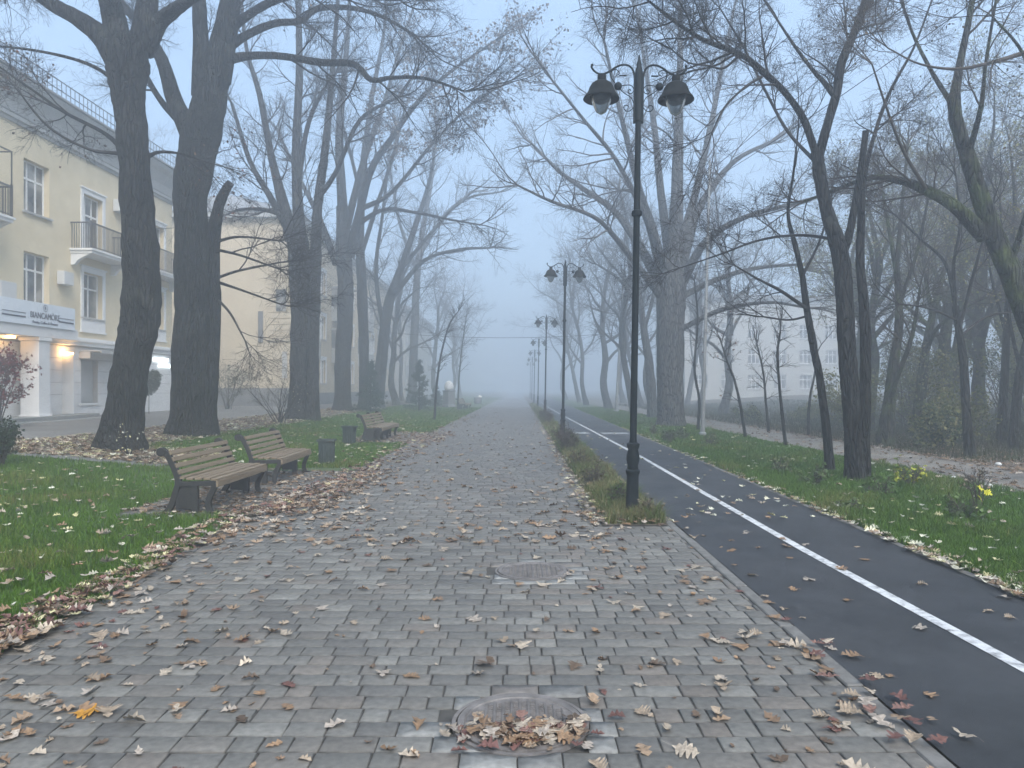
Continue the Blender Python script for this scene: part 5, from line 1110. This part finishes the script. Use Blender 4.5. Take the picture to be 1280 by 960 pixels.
cn = MB(); cn.box(.003, .20, UN, UE, lz(3.30), lz(3.46)).box(.003, .28, UN - .0, UE + .06, lz(3.463), lz(3.56)).box(.003, .10, UN, UE, lz(3.563), lz(3.64)); cn.build('band', M['white'], b1)
cr = MB(); cr.box(.003, .07, UN, UE + .05, lz(10.95), lz(11.07)).box(.003, .16, UN, UE + .1, lz(11.073), lz(11.2))
V = [(.05, lz(11.2)), (.16, lz(11.25)), (.24, lz(11.6)), (.5, lz(12.0)), (.72, lz(12.15)), (.78, lz(12.3)), (-1.0, lz(12.32)), (-1.0, lz(11.2))]
n = len(V); cr.add([(x, UN, z) for x, z in V] + [(x, UE + .4, z) for x, z in V], [tuple(range(n)), tuple(range(2 * n - 1, n - 1, -1))] + [(i, i + n, (i + 1) % n + n, (i + 1) % n) for i in range(n)])
cr.build('cornice', M['grey_trim'], b1)
rf = MB(); Vr = [(.86, lz(12.33)), (.86, lz(12.40)), (-6.2, lz(13.7)), (-13.6, lz(12.4)), (-13.6, lz(12.33))]; n = 5
rf.add([(x, UN - .3, z) for x, z in Vr] + [(x, UE + .5, z) for x, z in Vr], [tuple(range(n)), tuple(range(2 * n - 1, n - 1, -1))] + [(i, i + n, (i + 1) % n + n, (i + 1) % n) for i in range(n)]); rfo = rf.build('roof', M['roof'], b1)
rl = MB(); u = UN
while u < UE + .3: rl.box(.58, .60, u, u + .02, lz(12.45), lz(13.1)); u += .28
rl.box(.575, .605, UN, UE + .3, lz(13.1), lz(13.13)).box(.575, .605, UN, UE + .3, lz(12.75), lz(12.775)); rl.build('roof_railing', M['dark_metal'], rfo)
balcony(b1, 0, lu(29.5), lu(32.6), lz(7.12)); balcony(b1, 0, lu(34.9), lu(38.0), lz(7.12)); balcony(b1, 0, lu(22.0), lu(24.95), lz(7.28), frame=True)
# portico with the shop sign
po_ = MB(); po_.box(.3, 1.02, lu(16), lu(28.35), lz(3.40), lz(3.74)).box(.06, 1.0, lu(16), lu(28.32), lz(3.743), lz(3.82)); po_.build('portico', M['white'], b1)
for u in (26.1, 21.6, 17.6):
    c = MB().box(.32, .98, lu(u), lu(u + .62), lz(.50), lz(3.26)).box(.28, 1.03, lu(u) - .05, lu(u + .62) + .05, lz(3.263), lz(3.39)).box(.28, 1.03, lu(u) - .05, lu(u + .62) + .05, lz(.46), lz(.66)); c.build('pillar', M['white'], b1, bevel=.012)
st = MB().box(.02, 1.35, lu(15), lu(28.4), -.25, lz(.60)).box(.02, 1.75, lu(15), lu(29.2), -.25, lz(.46)).box(.02, .9, lu(28.4), lu(30.0), -.25, lz(.585)); st.build('steps', M['concrete'], b1, bevel=.012)
sg = MB().box(.99, 1.075, lu(15), lu(28.05), lz(3.76), lz(4.58)); sgo = sg.build('sign', M['sign_board'], b1)
def text(parent, name, body, size, loc, rot, mat, sx=1.0, extr=.006, sp=1.0):
    cu = bpy.data.curves.new(name, 'FONT'); cu.body = body; cu.size = size; cu.align_x = 'CENTER'; cu.align_y = 'CENTER'; cu.extrude = extr; cu.space_character = sp
    tmp = bpy.data.objects.new(name, cu); COL.objects.link(tmp); bpy.context.view_layer.update()
    dg = bpy.context.evaluated_depsgraph_get(); me = bpy.data.meshes.new_from_object(tmp.evaluated_get(dg)); bpy.data.objects.remove(tmp)
    o = bpy.data.objects.new(name, me); COL.objects.link(o); me.materials.clear(); me.materials.append(mat); o.parent = parent; o.location = loc; o.rotation_euler = rot; o.scale = (sx, 1, 1); return o
TR_ = (R(90), 0, R(90)); sv = 1.083
text(sgo, 'shop_name', 'BIANCAMÒRE', .30, (sv, lu(26.3), lz(4.12)), TR_, M['sign_blue'], .86)
text(sgo, 'shop_tagline', 'Beauty, Coffee & Flowers', .135, (sv, lu(26.3), lz(3.885)), TR_, M['sign_blue'], 1.0)
text(sgo, 'shop_emblem', 'B', .15, (sv, lu(26.3), lz(4.41)), TR_, M['sign_blue'])
eb = MB(); 
for i in range(24):
    a0, a1 = 2 * math.pi * i / 24, 2 * math.pi * (i + 1) / 24; c0, c1 = lu(26.3), lz(4.41); V = []
    for rr in (.105, .125):
        for a in (a0, a1): V.append((sv + .004, c0 + rr * math.cos(a), c1 + rr * math.sin(a)))
    eb.add(V, [(0, 1, 3, 2)])
for u0_, u1_ in ((24.1, 25.25), (27.05, 27.95)): eb.box(1.077, 1.085, lu(u0_), lu(u1_), lz(4.13), lz(4.155)).box(1.077, 1.085, lu(u0_), lu(u1_), lz(3.985), lz(4.04))
eb.build('sign_stripes', M['sign_blue'], sgo)
# awning, lamps, glowing logo, second lit sign
aw = MB().box(.10, .95, lu(30.0), lu(33.4), lz(3.08), lz(3.12)); aw.box(.93, .97, lu(30.0), lu(33.4), lz(3.0), lz(3.10)); aw.box(.06, .5, lu(30.0), lu(30.12), lz(2.80), lz(3.07)); aw.build('awning', M['grey_trim'], b1)
wl = MB().box(.10, .34, lu(28.75), lu(29.15), lz(2.92), lz(2.99)); wo = wl.build('ceiling_lamp', M['warm_lamp'], b1)
wl2 = MB().box(.30, .5, lu(25.4), lu(25.6), lz(3.32), lz(3.38)); wl2.build('ceiling_lamp', M['warm_lamp'], b1)
lg = MB()
V = [(.075, lu(29.35) + .2 * math.cos(a), lz(2.42) + .2 * math.sin(a)) for a in np.linspace(0, 2 * math.pi, 28, endpoint=False)]
lg.add(V + [(.055, y, z) for _, y, z in V], [tuple(range(28))] + [(i, (i + 1) % 28, 28 + (i + 1) % 28, 28 + i) for i in range(28)]); lgo = lg.build('logo_sign', M['logo_glow'], b1)
text(lgo, 'logo_lettering', 'nola', .2, (.078, lu(29.36), lz(2.38)), TR_, M['dark_metal']); text(lgo, 'logo_crown', 'ЖА', .16, (.06, lu(29.46), lz(2.72)), TR_, M['dark_metal'])
ls = MB().box(.10, .16, lu(36.0), lu(37.4), lz(2.90), lz(3.08)); lso = ls.build('lit_sign', M['white_glow'], b1); ls2 = MB().box(.10, .16, lu(36.5), lu(37.9), lz(2.62), lz(2.78)); ls2.build('lit_sign', M['white_glow'], b1)
MB().box(.06, .5, lu(28.9), lu(29.0), lz(.6), lz(2.9)).box(.06, .09, lu(29.0), lu(29.0) + .001, lz(.6), lz(2.9)).build('reveal', M['white'], b1)
for (u, z) in ((32.55, 9.35), (28.62, 5.6)): a = MB().box(.02, .32, lu(u), lu(u + .62), lz(z), lz(z + .52)); a.build('air_conditioner', M['ac'], b1, bevel=.02)
ac = MB().box(.02, .34, lu(25.1), lu(25.9), lz(4.6), lz(5.25)); ac.build('air_conditioner', M['ac'], b1, bevel=.02)
# heart shaped clipped bush on a thin stem
tp = empty('topiary', (-16.2, 33.2, BZ)); tag(tp, 'heart shaped clipped bush on a thin stem by the white shop wall', 'shrub')
MB().lathe([(.02, -.1), (.014, .8)], 6).build('stem', M['twig'], tp)
g2 = np.random.default_rng(9); q = g2.uniform(-1, 1, (9000, 3)); X, Y, Z = q[:, 0] * 1.25, q[:, 1] * .6, q[:, 2] * 1.25
hf = (X * X + 2.25 * Y * Y + Z * Z - 1) ** 3 - X * X * Z ** 3 - .1125 * Y * Y * Z ** 3; T = np.c_[X, Y, Z][hf < 0] * np.array([.46, .46, .55]) + np.array([0, 0, 1.3])
V, t, c = leaf_cards(T, .075, g2, [(0.02, 0.035, 0.02), (0.03, 0.05, 0.028), (0.05, 0.06, 0.045)], .015); link('foliage', np_mesh('foliage', V, tris=t, col=c), M['leaf'], tp)

# second building: gable end towards us, then a long front
b2 = empty('apartment_building', (-14.2, 48, .35)); tag(b2, 'beige building with a blank brick gable behind the left trees', 'building')
W2, D2, H2 = 11.5, 40.0, 12.2
w = MB(); wop = [(-1.05, -.3, 6.3, 7.5)]
fr_ops = [(u, u + 1.4, z, z + 1.75) for u in (4.2, 7.2, 14.2, 17.2, 24, 27, 34) for z in (1.6, 4.9, 8.2)]
facade(w, 0, 0, D2, 0, H2, fr_ops)
w.add([(0, 0, 1.25), (-W2, 0, 1.25), (-W2, 0, H2), (0, 0, H2)], [(3, 2, 1, 0)]); w.add([(-W2, 0, 0), (-W2, D2, 0), (-W2, D2, H2), (-W2, 0, H2)], [(3, 2, 1, 0)])
w.build('wall', M['plaster2'], b2)
MB().box(-W2 - .06, .08, -.10, -.003, -.3, 1.25).box(.003, .10, -.003, D2, -.3, .9).build('plinth', M['plinth'], b2)
q = MB(); zz = 4.6
while zz < H2 - .6: q.box(-1.5, .05, -.05, -.003, zz, zz + .34); zz += .38
q.box(-1.62, .09, -.09, -.003, 4.3, 4.55); q.build('quoins', M['plinth'] if False else M['plaster2'], b2)
for u, u2, z, z2 in fr_ops: window(b2, 0, u, u2, z, z2, surround=.05)
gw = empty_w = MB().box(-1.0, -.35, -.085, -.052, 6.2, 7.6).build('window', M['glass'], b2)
MB().box(-2.15, -1.85, -.09, -.003, 4.2, 6.2).build('sign_plate', M['plinth'], b2)
MB().box(-.62, -.30, -.06, -.003, 1.9, 3.6).build('niche', M['grey_trim'], b2)
for ub in (.8, 10.5, 20.5, 30.5):
    for zb in (3.4, 6.7):
        v = MB().box(.003, 1.0, ub, ub + 2.6, zb - .15, zb + 1.0).box(.003, 1.05, ub - .05, ub + 2.65, zb + 2.4, zb + 2.55); bo = v.build('loggia', M['plaster3'], b2)
        MB().box(.9, .96, ub + .05, ub + 2.55, zb + 1.0, zb + 2.4).box(.003, .9, ub + .03, ub + .08, zb + 1.0, zb + 2.4).box(.003, .9, ub + 2.52, ub + 2.57, zb + 1.0, zb + 2.4).build('pane', M['glass'], bo)
        f = MB()
        for k in range(5): f.box(.962, .99, ub + .05 + k * .6, ub + .12 + k * .6, zb + 1.0, zb + 2.4)
        f.build('glazing_bar', M['white_frame'], bo)
c = MB().box(-W2 - .3, .5, -.45, D2, H2, H2 + .35); c.build('cornice', M['grey_trim'], b2)
MB().add([(.6, -.55, H2 + .352), (-W2 - .4, -.55, H2 + .352), (-W2 - .4, D2, H2 + .352), (.6, D2, H2 + .352), (-W2 / 2, 4, H2 + 2.6), (-W2 / 2, D2 - 4, H2 + 2.6)], [(0, 1, 4), (1, 2, 5, 4), (2, 3, 5), (3, 0, 4, 5)]).build('roof', M['roof'], b2)
# far left building, and the pale blocks behind the woods
def block(loc, rz, L, D, H, lab, n, floors, mat='plaster3'):
    b = empty('apartment_building', loc, rz=rz); tag(b, lab, 'building'); w = MB(); o = [(u, u + 1.5, z, z + 1.6) for u in np.linspace(1.2, L - 2.8, n) for z in [1.2 + 2.9 * k for k in range(floors)]]
    facade(w, 0, 0, L, -.5, H, o); w.add([(0, 0, -.5), (-D, 0, -.5), (-D, 0, H), (0, 0, H)], [(3, 2, 1, 0)]); w.add([(0, L, -.5), (-D, L, -.5), (-D, L, H), (0, L, H)], [(0, 1, 2, 3)]); w.build('wall', M[mat], b)
    for a in o: window(b, 0, *a)
    MB().box(-D - .4, .5, -.4, L + .4, H, H + .4).build('roof', M['roof'], b)
block((-13.2, 92, .35), 0, 30, 12, 11, 'faint pale building at the far end of the left side in mist', 6, 3)
block((19.5, 84, .3), R(-90) + R(8), 23, 10, 11.5, 'pale multi storey building with rows of windows behind the misty right trees', 7, 3)

# ------------------------------------------------------------------ air, sky, light
hz = MB().box(-300, 300, -30, 300, -1.2, 23.5); ho = hz.build('haze', None); tag(ho, kind='stuff')
m = bpy.data.materials.new('haze'); m.use_nodes = True; nt = m.node_tree; nt.nodes.remove(nt.nodes['Principled BSDF'])
pv = nt.nodes.new('ShaderNodeVolumePrincipled'); pv.inputs['Color'].default_value = (0.91, 0.95, 0.99, 1); pv.inputs['Density'].default_value = 0.0124; pv.inputs['Anisotropy'].default_value = 0.62
nt.links.new(pv.outputs[0], nt.nodes['Material Output'].inputs['Volume']); ho.data.materials.clear(); ho.data.materials.append(m)
world = bpy.data.worlds.new('World'); scene.world = world; world.use_nodes = True; nt = world.node_tree
bg = nt.nodes['Background']; sky = nt.nodes.new('ShaderNodeTexSky'); sky.sky_type = 'NISHITA'; sky.sun_disc = False
SUN_EL, SUN_ROT = R(46), R(158)
sky.sun_elevation = SUN_EL; sky.sun_rotation = SUN_ROT; sky.air_density = 1.0; sky.dust_density = 2.0; sky.ozone_density = 1.0
mx = nt.nodes.new('ShaderNodeMix'); mx.data_type = 'RGBA'; mx.inputs[0].default_value = 0.5; mx.inputs[7].default_value = (3.7, 5.3, 7.3, 1)
nt.links.new(sky.outputs[0], mx.inputs[6]); nt.links.new(mx.outputs[2], bg.inputs['Color']); bg.inputs['Strength'].default_value = 0.054
sl = bpy.data.lights.new('sun', 'SUN'); sl.energy = 1.5; sl.angle = R(40); sl.color = (1, 0.97, 0.93); so = bpy.data.objects.new('sun', sl); COL.objects.link(so)
so.rotation_euler = (R(90) - SUN_EL, 0, math.pi - SUN_ROT); so.location = (0, 0, 60)
scene.view_settings.view_transform = 'Standard'; scene.view_settings.look = 'None'; scene.view_settings.exposure = 2.03; scene.view_settings.gamma = 1.0
scene.view_settings.use_curve_mapping = False
cy = scene.cycles; cy.use_denoising = True; cy.max_bounces = 6; cy.diffuse_bounces = 3; cy.glossy_bounces = 2; cy.transmission_bounces = 4; cy.volume_bounces = 3; cy.transparent_max_bounces = 6
cy.use_adaptive_sampling = True; cy.adaptive_threshold = 0.02; cy.caustics_reflective = False; cy.caustics_refractive = False
